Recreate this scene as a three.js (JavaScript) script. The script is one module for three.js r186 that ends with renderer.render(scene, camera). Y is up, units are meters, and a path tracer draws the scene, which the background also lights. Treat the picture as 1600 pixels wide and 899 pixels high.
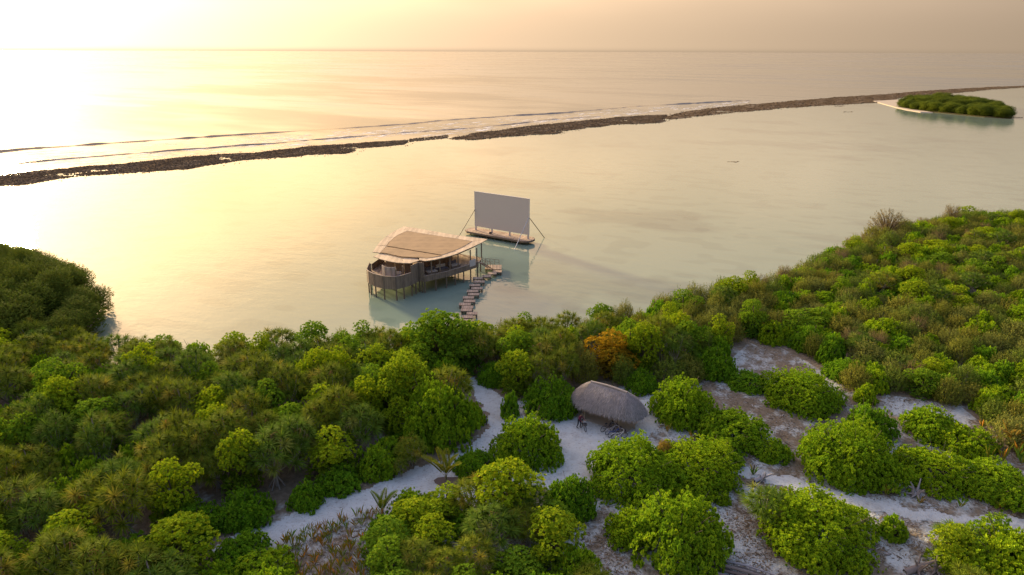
import * as THREE from 'three';
import { MarchingCubes } from 'three/addons/objects/MarchingCubes.js';
import { ImprovedNoise } from 'three/addons/math/ImprovedNoise.js';
import { mergeGeometries } from 'three/addons/utils/BufferGeometryUtils.js';
import { RoundedBoxGeometry } from 'three/addons/geometries/RoundedBoxGeometry.js';

// ---------------------------------------------------------------- camera
const scene = new THREE.Scene();
const CAM_H = 37, FOCAL = 1066, W = 1600, H = 899;
const camera = new THREE.PerspectiveCamera(2 * Math.atan(H / 2 / FOCAL) * 180 / Math.PI, W / H, 0.5, 200000);
camera.position.set(0, CAM_H, 0);
camera.rotation.set(-19.1 * Math.PI / 180, 0, 0.0031, 'XYZ');
camera.updateMatrixWorld(true);

// ---------------------------------------------------------------- sky, sun, exposure
const SUN_AZ = -40 * Math.PI / 180, SUN_EL = 12.5 * Math.PI / 180;
const sunDir = new THREE.Vector3(Math.sin(SUN_AZ) * Math.cos(SUN_EL), Math.sin(SUN_EL), -Math.cos(SUN_AZ) * Math.cos(SUN_EL));
const noise3 = new ImprovedNoise();
const sstep = (a, b, x) => { const t = Math.min(1, Math.max(0, (x - a) / (b - a))); return t * t * (3 - 2 * t); };
const lerp = (a, b, t) => a + (b - a) * t;
function makeSky() {
  const w = 1024, h = 512, d = new Float32Array(w * h * 4);
  for (let r = 0; r < h; r++) {
    const up = ((r + 0.5) / h - 0.5) * Math.PI, y = Math.sin(up);
    for (let c = 0; c < w; c++) {
      const az = ((c + 0.5) / w - 0.5) * 2 * Math.PI, x = Math.cos(az) * Math.cos(up), z = Math.sin(az) * Math.cos(up);
      const g = Math.acos(Math.min(1, Math.max(-1, x * sunDir.x + y * sunDir.y + z * sunDir.z))) * 180 / Math.PI;
      const e = Math.max(0, up) * 180 / Math.PI;
      const q = sstep(0.5, 11, e), k = sstep(11, 46, e), wide = Math.exp(-g / 26) * (0.62 + 0.78 * q), near = Math.exp(-g / 7);
      const anti = lerp(1, 0.46, sstep(38, 125, g));                  // hazy air is dimmer away from the sun
      let cl = 0;                                                    // thin streaky cloud low in the haze
      if (e > 1.5) { const s = 14 / (e + 10); cl = noise3.noise(x * 9 * s, e * 0.09, z * 9 * s + 4) + 0.5 * noise3.noise(x * 20 * s, e * 0.2 + 7, z * 20 * s); }
      const m = 1 + 0.16 * cl * sstep(1.5, 7, e) * (1 - sstep(40, 70, e));
      const o = (r * w + c) * 4;
      d[o] = 0.65 * (lerp(lerp(0.29, 0.53, q) * anti, 0.25 * (0.35 + 0.65 * anti), k) + 3.4 * wide + 3.6 * near) * m;
      d[o + 1] = 0.65 * (lerp(lerp(0.238, 0.45, q) * anti, 0.46 * (0.35 + 0.65 * anti), k) + lerp(2.12, 1.82, q) * wide + 3.1 * near) * m;
      d[o + 2] = 0.65 * (lerp(lerp(0.18, 0.395, q) * anti, 0.93 * (0.35 + 0.65 * anti), k) + lerp(1.1, 0.43, q) * wide + 2.4 * near) * m;
      d[o + 3] = 1;
    }
  }
  const t = new THREE.DataTexture(d, w, h, THREE.RGBAFormat, THREE.FloatType);
  t.mapping = THREE.EquirectangularReflectionMapping; t.magFilter = THREE.LinearFilter; t.minFilter = THREE.LinearFilter; t.needsUpdate = true;
  return t;
}
scene.background = makeSky();
scene.environment = scene.background;
const sun = new THREE.DirectionalLight(new THREE.Color().setRGB(1, 0.74, 0.40), 5);
sun.position.copy(sunDir).multiplyScalar(300); sun.castShadow = true; sun.shadow.radius = 14;
sun.shadow.mapSize.set(4096, 4096);
Object.assign(sun.shadow.camera, { left: -160, right: 160, top: 160, bottom: -160, near: 1, far: 700 });
sun.target.position.set(0, 0, -90); scene.add(sun, sun.target);
sun.position.add(sun.target.position);
const renderer = new THREE.WebGLRenderer({ antialias: true });
renderer.toneMapping = THREE.LinearToneMapping; renderer.toneMappingExposure = 2.0;
renderer.shadowMap.enabled = true;

// ---------------------------------------------------------------- helpers
let seed = 7;
const rnd = () => { seed = (seed + 0x6D2B79F5) | 0; let t = Math.imul(seed ^ (seed >>> 15), 1 | seed); t = (t + Math.imul(t ^ (t >>> 7), 61 | t)) ^ t; return ((t ^ (t >>> 14)) >>> 0) / 4294967296; };
const rr = (a, b) => a + (b - a) * rnd();
const V = (x, y, z) => new THREE.Vector3(x, y, z);
const lin = (r, g, b) => new THREE.Color().setRGB(r, g, b);
function ray(px, py) { return V((px - W / 2) / FOCAL, (H / 2 - py) / FOCAL, -1).applyQuaternion(camera.quaternion); }
function P(px, py, h) { const d = ray(px, py), t = (h - CAM_H) / d.y; return V(d.x * t, h, d.z * t); }
const camInv = camera.matrixWorld.clone().invert();
function toPx(v) { const q = v.clone().applyMatrix4(camInv); return [W / 2 - q.x / q.z * FOCAL, H / 2 + q.y / q.z * FOCAL, -q.z]; }
const taken = new Map();
function numbered(n) { const k = taken.get(n) || 0; taken.set(n, k + 1); return k ? n + '_' + String(k).padStart(3, '0') : n; }
function tag(o, label, category, group, kind) { const u = { label, category }; if (group) u.group = group; if (kind) u.kind = kind; o.userData = u; return o; }
function thing(name, label, category, pos, turn = 0, group) { const g = new THREE.Group(); g.name = numbered(name); g.position.copy(pos); g.rotation.y = turn; tag(g, label, category, group); scene.add(g); return g; }
function shade(m) { m.castShadow = true; m.receiveShadow = true; return m; }
function part(name, geo, mat, parent) { const m = shade(new THREE.Mesh(geo, mat)); m.name = name; parent.add(m); return m; }
function structure(name, geo, mat) { const m = shade(new THREE.Mesh(geo, mat)); m.name = numbered(name); m.userData = { kind: 'structure' }; scene.add(m); return m; }
const std = (c, roughness = 0.8, o = {}) => new THREE.MeshStandardMaterial({ color: c, roughness, ...o });
const box = (w, h, d, x = 0, y = 0, z = 0, r = 0.012) => new RoundedBoxGeometry(w, h, d, 1, Math.min(r, w / 3, h / 3, d / 3)).translate(x, y, z);
function rod(a, b, r0, r1 = r0, n = 7) {
  const d = b.clone().sub(a), L = d.length(), g = new THREE.CylinderGeometry(r1, r0, L, n, 1);
  g.applyQuaternion(new THREE.Quaternion().setFromUnitVectors(V(0, 1, 0), d.normalize()));
  return g.translate((a.x + b.x) / 2, (a.y + b.y) / 2, (a.z + b.z) / 2);
}
const tube = (pts, r, n = 6, seg = 12) => new THREE.TubeGeometry(new THREE.CatmullRomCurve3(pts), seg, r, n, false);
function inPoly(x, y, p) { let c = false; for (let i = 0, j = p.length - 1; i < p.length; j = i++) { const [xi, yi] = p[i], [xj, yj] = p[j]; if ((yi > y) !== (yj > y) && x < (xj - xi) * (y - yi) / (yj - yi) + xi) c = !c; } return c; }
function polyDist(x, y, p, closed = true) {
  let best = 1e9;
  for (let i = closed ? 0 : 1, j = closed ? p.length - 1 : 0; i < p.length; j = i++) {
    const [ax, ay] = p[j], [bx, by] = p[i], dx = bx - ax, dy = by - ay, t = Math.min(1, Math.max(0, ((x - ax) * dx + (y - ay) * dy) / (dx * dx + dy * dy || 1)));
    best = Math.min(best, Math.hypot(x - ax - t * dx, y - ay - t * dy));
  }
  return best;
}
// tileable value noise for textures
function tileNoise(s) {
  const T = new Float32Array(4096); let q = s * 7919 + 13; for (let i = 0; i < 4096; i++) { q = (q * 1664525 + 1013904223) >>> 0; T[i] = q / 4294967296; }
  return (x, y, px, py = px) => { const xi = Math.floor(x), yi = Math.floor(y), fx = x - xi, fy = y - yi, u = fx * fx * (3 - 2 * fx), v = fy * fy * (3 - 2 * fy), w = (a, p) => ((a % p) + p) % p;
    const h = (a, b) => T[(w(a, px) * 57 + w(b, py) * 131 + w(a, px) * w(b, py) * 17) & 4095];
    return lerp(lerp(h(xi, yi), h(xi + 1, yi), u), lerp(h(xi, yi + 1), h(xi + 1, yi + 1), u), v); };
}
function bumpTexture(n, fn, repeat) {
  const d = new Float32Array(n * n * 4);
  for (let j = 0; j < n; j++) for (let i = 0; i < n; i++) { const v = fn(i / n, j / n), o = (j * n + i) * 4; d[o] = d[o + 1] = d[o + 2] = v; d[o + 3] = 1; }
  const t = new THREE.DataTexture(d, n, n, THREE.RGBAFormat, THREE.FloatType); t.wrapS = t.wrapT = THREE.RepeatWrapping; t.magFilter = THREE.LinearFilter; t.repeat.set(repeat, repeat); t.needsUpdate = true; return t;
}
function colorTexture(w, h, fn, wrap = true) {
  const d = new Uint8Array(w * h * 4);
  for (let j = 0; j < h; j++) for (let i = 0; i < w; i++) { const c = fn(i / w, j / h), o = (j * w + i) * 4; for (let k = 0; k < 3; k++) { const v = Math.min(1, Math.max(0, c[k])); d[o + k] = 255 * (v <= 0.0031308 ? 12.92 * v : 1.055 * Math.pow(v, 1 / 2.4) - 0.055); } d[o + 3] = 255; }
  const t = new THREE.DataTexture(d, w, h); t.colorSpace = THREE.SRGBColorSpace; t.magFilter = THREE.LinearFilter; if (wrap) t.wrapS = t.wrapT = THREE.RepeatWrapping; t.needsUpdate = true; return t;
}
class MB {                                                           // collects coloured triangles
  constructor() { this.p = []; this.c = []; }
  tri(a, b, c, k) { this.p.push(a.x, a.y, a.z, b.x, b.y, b.z, c.x, c.y, c.z); for (let i = 0; i < 3; i++) this.c.push(k[0], k[1], k[2]); }
  geo() { const g = new THREE.BufferGeometry(); g.setAttribute('position', new THREE.Float32BufferAttribute(this.p, 3)); g.setAttribute('color', new THREE.Float32BufferAttribute(this.c, 3)); g.computeVertexNormals(); return g; }
}

// ---------------------------------------------------------------- outlines of land, sand and reef (ground points)
const px2xz = (l, h) => l.map(([x, y]) => { const v = P(x, y, h); return [v.x, v.z]; });
const LAND = [...px2xz([[-260, 470], [-100, 405], [0, 412], [60, 424], [118, 446], [146, 470], [158, 492], [150, 512], [118, 534], [128, 556], [220, 570], [300, 572], [380, 566], [450, 558], [560, 548], [640, 543], [760, 540], [830, 534], [900, 522], [1000, 499], [1100, 474], [1200, 448], [1270, 414], [1350, 376], [1420, 358], [1500, 346], [1650, 339]], 0.3), [260, -190], [260, 60], [-160, 60], [-160, -60]];
const landD = (x, z) => (inPoly(x, z, LAND) ? 1 : -1) * polyDist(x, z, LAND);
const PATH_MAIN = [[330, 862], [345, 846], [400, 826], [460, 803], [500, 782], [560, 766], [620, 744], [690, 718], [735, 698], [764, 670], [757, 642], [742, 615], [726, 598], [738, 590], [752, 598], [790, 628], [808, 650], [850, 652], [884, 640], [915, 622], [1010, 626], [1030, 655], [1024, 676], [985, 690], [950, 712], [930, 745], [905, 765], [830, 765], [760, 775], [700, 795], [610, 806], [560, 812], [500, 836], [440, 860], [380, 880]];
const PATH_SIDE = [[1000, 690], [1090, 710], [1160, 727], [1240, 750], [1330, 772], [1400, 789], [1500, 807], [1700, 812], [1700, 838], [1500, 826], [1405, 808], [1320, 790], [1240, 768], [1160, 744], [1080, 730], [985, 712]];
const OPEN = [
  [[1095, 604], [1120, 588], [1150, 560], [1170, 541], [1215, 541], [1262, 566], [1262, 592], [1222, 606], [1190, 596], [1140, 600], [1180, 622], [1230, 648], [1300, 655], [1300, 690], [1235, 700], [1190, 690], [1140, 655], [1105, 630]],
  [[1318, 616], [1345, 626], [1380, 634], [1418, 662], [1446, 690], [1455, 712], [1418, 716], [1385, 680]],
];
const MANUAL = [[330, 890], [338, 858], [460, 806], [560, 770], [690, 722], [738, 700], [766, 668], [742, 612], [730, 598], [745, 592], [790, 626], [885, 628], [930, 600], [1000, 606], [1060, 612], [1110, 592], [1170, 536], [1262, 566], [1330, 612], [1420, 622], [1500, 635], [1570, 690], [1700, 740], [1700, 1400], [330, 1400]];
const toWorld = (p) => px2xz(p, 0.8);
const pathMainW = toWorld(PATH_MAIN), pathSideW = toWorld(PATH_SIDE), openW = OPEN.map(toWorld);
const hNoise = (x, z) => 0.10 * noise3.noise(x * 0.21, 3.1, z * 0.21) + 0.05 * noise3.noise(x * 0.6, 8.1, z * 0.6);
function groundH(x, z) { const d = landD(x, z); return lerp(-0.6, 0.8 + hNoise(x, z), sstep(-2.5, 4, d)); }

// ---------------------------------------------------------------- water
const tn = [1, 2, 3, 4, 5, 6].map(tileNoise);
const LAGOON_TILE = 48;
const ripple = bumpTexture(1024, (u, v) => {
  let s = 0; for (let k = 0; k < 5; k++) { const f = [8, 19, 43, 91, 170][k], a = [0.35, 0.3, 0.2, 0.12, 0.07][k]; s += a * tn[k](u * f, v * f * 2, f, f * 2); } return s;
}, 1 / LAGOON_TILE);
const SEA_TILE = 420;
const swell = bumpTexture(1024, (u, v) => { let s = 0; for (let k = 0; k < 5; k++) { const f = [5, 12, 28, 70, 150][k], a = [0.4, 0.28, 0.18, 0.1, 0.05][k]; s += a * tn[k](u * f, v * f * 3, f, f * 3); } return s; }, 1 / SEA_TILE);
const slicks = bumpTexture(1024, (u, v) => lerp(0.12, 1, sstep(0.3, 0.75, 0.5 * tn[0](u * 7, v * 22, 7, 22) + 0.3 * tn[2](u * 19, v * 64, 19, 64) + 0.2 * tn[3](u * 60, v * 180, 60, 180))), 1 / 1500);
const bedMap = colorTexture(1024, 1024, (u, v) => {
  const n = 0.5 * tn[0](u * 6, v * 10, 6, 10) + 0.3 * tn[1](u * 15, v * 30, 15, 30) + 0.2 * tn[2](u * 40, v * 80, 40, 80), g = sstep(0.60, 0.78, n) * 0.55 + 0.25 * sstep(0.62, 0.8, tn[3](u * 60, v * 90, 60, 90));
  return [lerp(0.175, 0.095, g), lerp(0.24, 0.135, g), lerp(0.185, 0.115, g)];
});
bedMap.repeat.set(1 / 260, 1 / 260);
function sheet(outline, y, uvTurn = 0) {
  const s = new THREE.Shape(outline.map(([x, z]) => new THREE.Vector2(x, -z)));
  const g = new THREE.ShapeGeometry(s); g.rotateX(-Math.PI / 2); g.translate(0, y, 0);
  const p = g.attributes.position, uv = g.attributes.uv, c = Math.cos(uvTurn), n = Math.sin(uvTurn);
  for (let i = 0; i < p.count; i++) uv.setXY(i, p.getX(i) * c + p.getZ(i) * n, -p.getX(i) * n + p.getZ(i) * c);
  return g;
}
const REEF_LINE = px2xz([[0, 280], [100, 269], [200, 260], [300, 253], [400, 241], [480, 235], [560, 227], [645, 217], [740, 212], [800, 206], [860, 200], [920, 193], [980, 188], [1048, 182], [1100, 177], [1200, 166], [1300, 158], [1380, 152], [1450, 146], [1540, 138], [1590, 135]], 0.05);
const reefIn = [[-1900, 1170], ...REEF_LINE, [3200, -2860]];
const seaOut = [...reefIn]; for (let k = 0; k <= 48; k++) { const a = lerp(-0.7, -Math.PI - 0.55, k / 48); seaOut.push([90000 * Math.cos(a), 90000 * Math.sin(a)]); }
structure('sea', sheet(seaOut, 0.0, 0.6), new THREE.MeshPhysicalMaterial({ color: lin(0.06, 0.085, 0.085), roughness: 0.26, roughnessMap: slicks, ior: 1.33, bumpMap: swell, bumpScale: 0.34 }));
structure('lagoon', sheet([...reefIn, [3400, 400], [-1500, 1300]], 0.0, 0.45), new THREE.MeshPhysicalMaterial({ map: bedMap, roughness: 0.02, ior: 1.33, bumpMap: ripple, bumpScale: 0.038 }));

// breaking swell: two long low ridges of water seaward of the reef
function ridge(pxs, hgt, wid, s0) {
  const pts = new THREE.CatmullRomCurve3(pxs.map(([x, y]) => P(x, y, 0))).getSpacedPoints(420), prof = [[-1, -0.02], [-0.55, 0.35], [-0.15, 0.9], [0.05, 1], [0.22, 0.55], [0.4, 0.06], [0.5, -0.02]], pos = [], idx = [];
  pts.forEach((p, i) => {
    const t = pts[Math.min(i + 1, pts.length - 1)].clone().sub(pts[Math.max(i - 1, 0)]).normalize(), n = V(-t.z, 0, t.x); if (n.z < 0) n.negate();
    const a = hgt * Math.max(0.08, 0.75 + 0.9 * noise3.noise(i * 0.045, s0, 0.3) + 0.5 * noise3.noise(i * 0.21, s0, 4.3)), off = 1.5 * noise3.noise(i * 0.05, s0 + 9, 0);
    for (const [u, v] of prof) { const q = p.clone().addScaledVector(n, u * wid + off); pos.push(q.x, v * a, q.z); }
    if (i) for (let k = 0; k + 1 < prof.length; k++) { const b = i * prof.length + k, c = b - prof.length; idx.push(c, b, b + 1, c, b + 1, c + 1); }
  });
  const g = new THREE.BufferGeometry(); g.setAttribute('position', new THREE.Float32BufferAttribute(pos, 3)); g.setIndex(idx); g.computeVertexNormals(); return g;
}
const waveMat = new THREE.MeshPhysicalMaterial({ color: lin(0.15, 0.13, 0.09), roughness: 0.3, ior: 1.33, side: THREE.DoubleSide });
const W1 = [[-30, 239], [50, 232], [100, 229], [230, 220], [400, 209], [530, 201], [620, 195], [700, 188], [800, 181], [870, 177], [930, 172], [1000, 166], [1060, 163], [1130, 159], [1170, 157]];
const W2 = [[-30, 261], [0, 258], [100, 249], [200, 241], [300, 233], [400, 226], [500, 218], [600, 210], [700, 203], [800, 194], [860, 187], [940, 182]];
for (const [l, h, w, s, lab] of [[W1, 0.5, 3.0, 1.5, 'long dark breaking swell line farthest out along the reef'], [W2, 0.34, 2.2, 5.5, 'low thin wave line just outside the dark reef rubble']]) {
  const m = structure('wave', ridge(l, h, w, s), waveMat); m.userData.label = lab;
}

// ---------------------------------------------------------------- ground
const GX0 = -62, GX1 = 74, GZ0 = -112, GZ1 = -34;
const openDist = (x, z) => { let d = 1e9; for (const p of [pathMainW, pathSideW]) d = Math.min(d, inPoly(x, z, p) ? -polyDist(x, z, p) : polyDist(x, z, p)); return d; };
const manualW = toWorld(MANUAL);
function groundColor(x, z) {
  const f = (s, y) => noise3.noise(x * s, y, z * s), streak = noise3.noise((x * 0.8 + z * 0.6) * 0.9, 2.2, (z * 0.8 - x * 0.6) * 0.25);
  let q = 0.45 * f(0.16, 1) + 0.35 * f(0.5, 2) + 0.25 * f(1.4, 3) + 0.22 * f(3.7, 5) + 0.3 * streak;
  const inOpen = openW.some((p) => inPoly(x, z, p)), wild = inPoly(x, z, manualW) || inOpen;
  q += wild ? (inOpen ? 0.32 : 0.17) : 0.6;
  const t = sstep(-0.05, 0.45, q), grain = 1 + 0.16 * f(9, 6) + 0.10 * f(5.1, 9), br = 0.5 + 0.5 * f(2.3, 12);
  return [lerp(0.40, lerp(0.10, 0.23, br), t) * grain, lerp(0.43, lerp(0.08, 0.18, br), t) * grain, lerp(0.40, lerp(0.045, 0.12, br), t) * grain];
}
const groundMap = colorTexture(1792, 1024, (u, v) => groundColor(lerp(GX0, GX1, u), lerp(GZ1, GZ0, v)), false);
const sandGrain = bumpTexture(512, (u, v) => 0.5 * tn[0](u * 20, v * 20, 20) + 0.3 * tn[1](u * 60, v * 60, 60) + 0.2 * tn[2](u * 160, v * 160, 160), 1);
function gridMesh(x0, x1, z0, z1, step, keep, lift) {
  const nx = Math.round((x1 - x0) / step), nz = Math.round((z1 - z0) / step), pos = [], uv = [], uv1 = [], idx = [], id = new Map();
  const vert = (i, j) => { const k = i * (nz + 1) + j; let n = id.get(k); if (n === undefined) { const x = x0 + i * step, z = z0 + j * step; n = pos.length / 3; id.set(k, n); pos.push(x, groundH(x, z) + lift, z); uv.push((x - GX0) / (GX1 - GX0), (z - GZ1) / (GZ0 - GZ1)); uv1.push(x / 6, z / 6); } return n; };
  for (let i = 0; i < nx; i++) for (let j = 0; j < nz; j++) if (keep(x0 + (i + 0.5) * step, z0 + (j + 0.5) * step)) { const a = vert(i, j), b = vert(i + 1, j), c = vert(i + 1, j + 1), d = vert(i, j + 1); idx.push(a, c, b, a, d, c); }
  const g = new THREE.BufferGeometry(); g.setAttribute('position', new THREE.Float32BufferAttribute(pos, 3)); g.setAttribute('uv', new THREE.Float32BufferAttribute(uv, 2)); g.setAttribute('uv1', new THREE.Float32BufferAttribute(uv1, 2)); g.setIndex(idx); g.computeVertexNormals(); return g;
}
sandGrain.channel = 1;
const landGeo = mergeGeometries([
  gridMesh(-62, 74, -112, -34, 0.8, (x, z) => landD(x, z) > -4, 0),
  gridMesh(74, 260, -196, 60, 3, (x, z) => landD(x, z) > -6, 0), gridMesh(-62, 74, -172, -112, 1.5, (x, z) => landD(x, z) > -4, 0),
  gridMesh(-164, -62, -130, 62, 2, (x, z) => landD(x, z) > -4, 0), gridMesh(-62, 74, -34, 62, 4, () => true, 0)]);
structure('ground', landGeo, new THREE.MeshStandardMaterial({ map: groundMap, roughness: 0.95, bumpMap: sandGrain, bumpScale: 0.12 }));
const sandMap = colorTexture(1024, 1024, (u, v) => {                  // raked white sand with faint tracks and trodden litter
  const n = 0.5 * tn[0](u * 9, v * 9, 9) + 0.3 * tn[1](u * 31, v * 31, 31) + 0.2 * tn[2](u * 120, v * 120, 120), l = sstep(0.72, 0.86, tn[3](u * 70, v * 70, 70)) * 0.35 + sstep(0.62, 0.8, tn[4](u * 14, v * 14, 14)) * 0.16, g = 0.86 + 0.28 * n;
  return [lerp(0.405, 0.20, l) * g, lerp(0.435, 0.165, l) * g, lerp(0.415, 0.125, l) * g];
});
const pathMat = new THREE.MeshStandardMaterial({ map: sandMap, roughness: 0.95, bumpMap: sandGrain, bumpScale: 0.07 });
for (const [w, s] of [[pathMainW, 0], [pathSideW, 5]]) {
  const xs = w.map((p) => p[0]), zs = w.map((p) => p[1]), ragged = (x, z) => inPoly(x + 0.7 * noise3.noise(x * 0.7, s, z * 0.7) + 0.35 * noise3.noise(x * 2.1, s, z * 2.1), z + 0.7 * noise3.noise(x * 0.7, s + 5, z * 0.7) + 0.35 * noise3.noise(x * 2.1, s + 8, z * 2.1), w);
  const g = gridMesh(Math.min(...xs) - 1, Math.min(Math.max(...xs) + 1, 90), Math.min(...zs) - 1, Math.max(...zs) + 1, 0.19, ragged, 0.03 + s * 0.001);
  const p = g.attributes.position, uv = g.attributes.uv; for (let i = 0; i < p.count; i++) uv.setXY(i, p.getX(i) / 9, p.getZ(i) / 9);
  structure('path', g, pathMat);
}

// ---------------------------------------------------------------- plants: shared crowns and stems, one thing per plant
const leafMat = (r, g, b, tr = 0.28, rough = 0.95) => new THREE.MeshPhysicalMaterial({ color: lin(r * 1.36, g * 1.34, b * 1.15), vertexColors: true, roughness: rough, transmission: tr, thickness: 0, side: THREE.DoubleSide, specularIntensity: 0.08 });
const barkMat = std(lin(0.075, 0.06, 0.045), 0.9), paleBark = std(lin(0.27, 0.245, 0.215), 0.9), darkBark = std(lin(0.09, 0.07, 0.055), 0.95);
const up = V(0, 1, 0);
function leaf(mb, at, dir, n, len, wid, k, droop = 0.18) {
  const side = dir.clone().cross(n).normalize(), m = at.clone().addScaledVector(dir, len * 0.62).addScaledVector(n, len * 0.05), tip = at.clone().addScaledVector(dir, len).addScaledVector(n, -len * droop);
  const a = m.clone().addScaledVector(side, wid / 2), b = m.clone().addScaledVector(side, -wid / 2);
  mb.tri(at, a, tip, k); mb.tri(at, tip, b, k);
}
const vary = (c, s) => { const f = 1 + s * (rnd() * 2 - 1), y = rnd(); return [c[0] * f * (1 + (y > 0.86 ? 0.55 : 0.14 * y)), c[1] * f * (1 + (y > 0.86 ? 0.2 : 0)), c[2] * f]; };
function rosette(mb, at, axis, n, len, wid, c, tiltLo = 0.25, tiltHi = 1.35) {
  const t = Math.abs(axis.y) < 0.9 ? V(0, 1, 0) : V(1, 0, 0), e1 = t.cross(axis).normalize(), e2 = axis.clone().cross(e1), a0 = rnd() * 6.28;
  for (let i = 0; i < n; i++) {
    const a = a0 + i * 2.4, th = lerp(tiltLo, tiltHi, (i + rnd() * 0.5) / n), rad = e1.clone().multiplyScalar(Math.cos(a)).addScaledVector(e2, Math.sin(a));
    const d = axis.clone().multiplyScalar(Math.cos(th)).addScaledVector(rad, Math.sin(th)).normalize(), nn = axis.clone().multiplyScalar(Math.sin(th)).addScaledVector(rad, -Math.cos(th)).normalize();
    leaf(mb, at, d, nn, len * rr(0.8, 1.15), wid * rr(0.85, 1.15), vary(c, 0.16), 0.04);
  }
}
function lump(dx, dy, dz, s) { return 1 + 0.22 * noise3.noise(dx * 1.7 + s, dy * 1.7, dz * 1.7) + 0.2 * noise3.noise(dx * 4 + s, dy * 4, dz * 4 + 3) + 0.11 * noise3.noise(dx * 9, dy * 9 + s, dz * 9); }
// a dome of leaf rosettes, radius r, height r * hr
function dome(mb, c, r, hr, s, o = {}) {
  const { spacing = 0.27, len = 0.185, wid = 0.12, n = 10, col = [0.148, 0.268, 0.011], low = -0.12, inner = 0.75, upBias = 0.4 } = o, N = Math.round(2 * Math.PI * r * r * (0.55 + 0.45 * hr) / (spacing * spacing));
  for (let pass = 0; pass < 2; pass++) {
    const M = pass ? Math.round(N * inner) : N;
    for (let i = 0; i < M; i++) {
      const y = low + (1 - low) * (i + rnd()) / M, a = i * 2.399963 + rnd() * 0.6, q = Math.sqrt(Math.max(0, 1 - y * y)), dx = q * Math.cos(a), dz = q * Math.sin(a);
      const hump = 1 + Math.min(0.16, 0.5 / r) * noise3.noise(dx * r * 0.85 + s, y * r * 0.85, dz * r * 0.85 + 2 * s) * (r > 1.3 ? 1.3 : 1), d = lump(dx, y, dz, s) * hump * (pass ? rr(0.62, 0.9) : 1.03 - Math.pow(rnd(), 1.6) * Math.min(0.2, 0.5 / r)), at = V(c.x + dx * r * d, Math.max(0.05, c.y + y * r * hr * d), c.z + dz * r * d);
      const nrm = V(dx, y / hr, dz).normalize(), ax = nrm.multiplyScalar(0.8).add(V(rr(-0.3, 0.3), upBias + rr(-0.2, 0.3), rr(-0.3, 0.3))).normalize();
      const t = noise3.noise(dx * 3 + s, y * 3, dz * 3 + 9), k = [col[0] * (1 + 0.35 * t), col[1] * (1 + 0.18 * t), col[2]];
      const q2 = rr(0.72, 1.3); rosette(mb, at, ax, pass ? 5 : n, len * q2 * (pass ? 1.5 : 1), wid * q2 * (pass ? 1.6 : 1), k);
    }
  }
}
function stems(r, h, n, rad, lean = 0.75) {
  const g = [];
  for (let i = 0; i < n; i++) { const a = i / n * 6.28 + rnd(), x = Math.cos(a), z = Math.sin(a), q = r * rr(0.4, lean);
    g.push(tube([V(x * 0.1 * r, -0.2, z * 0.1 * r), V(x * q * 0.45, h * 0.3, z * q * 0.45), V(x * q * 0.85 + rr(-0.1, 0.1), h * 0.55, z * q * 0.85), V(x * q, h * rr(0.55, 0.7), z * q)], rad * rr(0.6, 1.1), 4, 5)); }
  for (let i = 0; i < 16; i++) { const a = i * 2.4, y = rr(0.15, 0.98), q = Math.sqrt(1 - y * y) * r, e = V(Math.cos(a) * q, y * h * 1.12, Math.sin(a) * q); g.push(tube([e.clone().multiplyScalar(0.45), e.clone().multiplyScalar(0.8).add(V(0.08, 0.1, 0)), e.clone().multiplyScalar(rr(1, 1.12))], rr(0.012, 0.022), 3, 3)); }
  return mergeGeometries(g);
}
const kinds = {};
// sea lettuce: glossy bright domes to the ground
for (const [key, r] of [['xs', 0.9], ['s', 1.6], ['m', 2.5], ['l', 3.6], ['xl', 5]]) kinds['lettuce_' + key] = [0, 1, 2].slice(0, r > 3 ? 3 : 2).map((v) => {
  const mb = new MB(); dome(mb, V(0, 0, 0), r * (r > 2 ? 0.86 : 1), 0.74, 3.7 * v + r, { spacing: r > 3 ? 0.28 : 0.26 });
  if (r > 1.2) for (let k = 0; k < (r > 2 ? 7 : 4); k++) { const a = k * 2.4 + v, q = r * rr(0.5, 0.82); dome(mb, V(Math.cos(a) * q, r * rr(0, 0.26) * (1.25 - q / r), Math.sin(a) * q), r * rr(0.26, 0.46), rr(0.75, 1.05), k + 11 * v, { low: 0, inner: 0.4, spacing: 0.29 }); }
  return { r, h: r * 0.78, crown: mb.geo(), stem: stems(r, r * 0.72, 7, 0.05) };
});
// broad-leaved trees with several rounded heads
kinds.broadleaf = [0, 1, 2, 3].map((v) => {
  const mb = new MB(), c0 = [0.15, 0.232, 0.012], gs = [rod(V(0, -0.3, 0), V(0, 2.2, 0), 0.16, 0.12, 6)]; let top = 0;
  for (let k = 0; k < 9; k++) { const a = k * 2.4 + v, q = k ? rr(0.7, 1.75) : 0.2, y = k ? rr(2.4, 4.9) - q * 0.35 : 5, r = rr(0.75, 1.25); top = Math.max(top, y + r * 0.8);
    dome(mb, V(Math.cos(a) * q, y, Math.sin(a) * q), r, 0.8, k + v * 10, { spacing: 0.33, len: 0.22, wid: 0.125, n: 8, col: c0, low: -0.55, inner: 0.35 });
    gs.push(tube([V(0, 1.3, 0), V(Math.cos(a) * q * 0.5, 1.2 + y * 0.4, Math.sin(a) * q * 0.5), V(Math.cos(a) * q, y, Math.sin(a) * q)], 0.06, 5, 5)); }
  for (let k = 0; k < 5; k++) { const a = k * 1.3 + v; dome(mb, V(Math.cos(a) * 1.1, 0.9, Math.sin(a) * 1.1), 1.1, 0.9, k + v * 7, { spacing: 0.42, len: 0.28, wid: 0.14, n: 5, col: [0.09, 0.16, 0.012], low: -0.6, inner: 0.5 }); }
  return { r: 2.4, h: top, crown: mb.geo(), stem: mergeGeometries(gs.map((g) => g.toNonIndexed())) };
});
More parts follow.
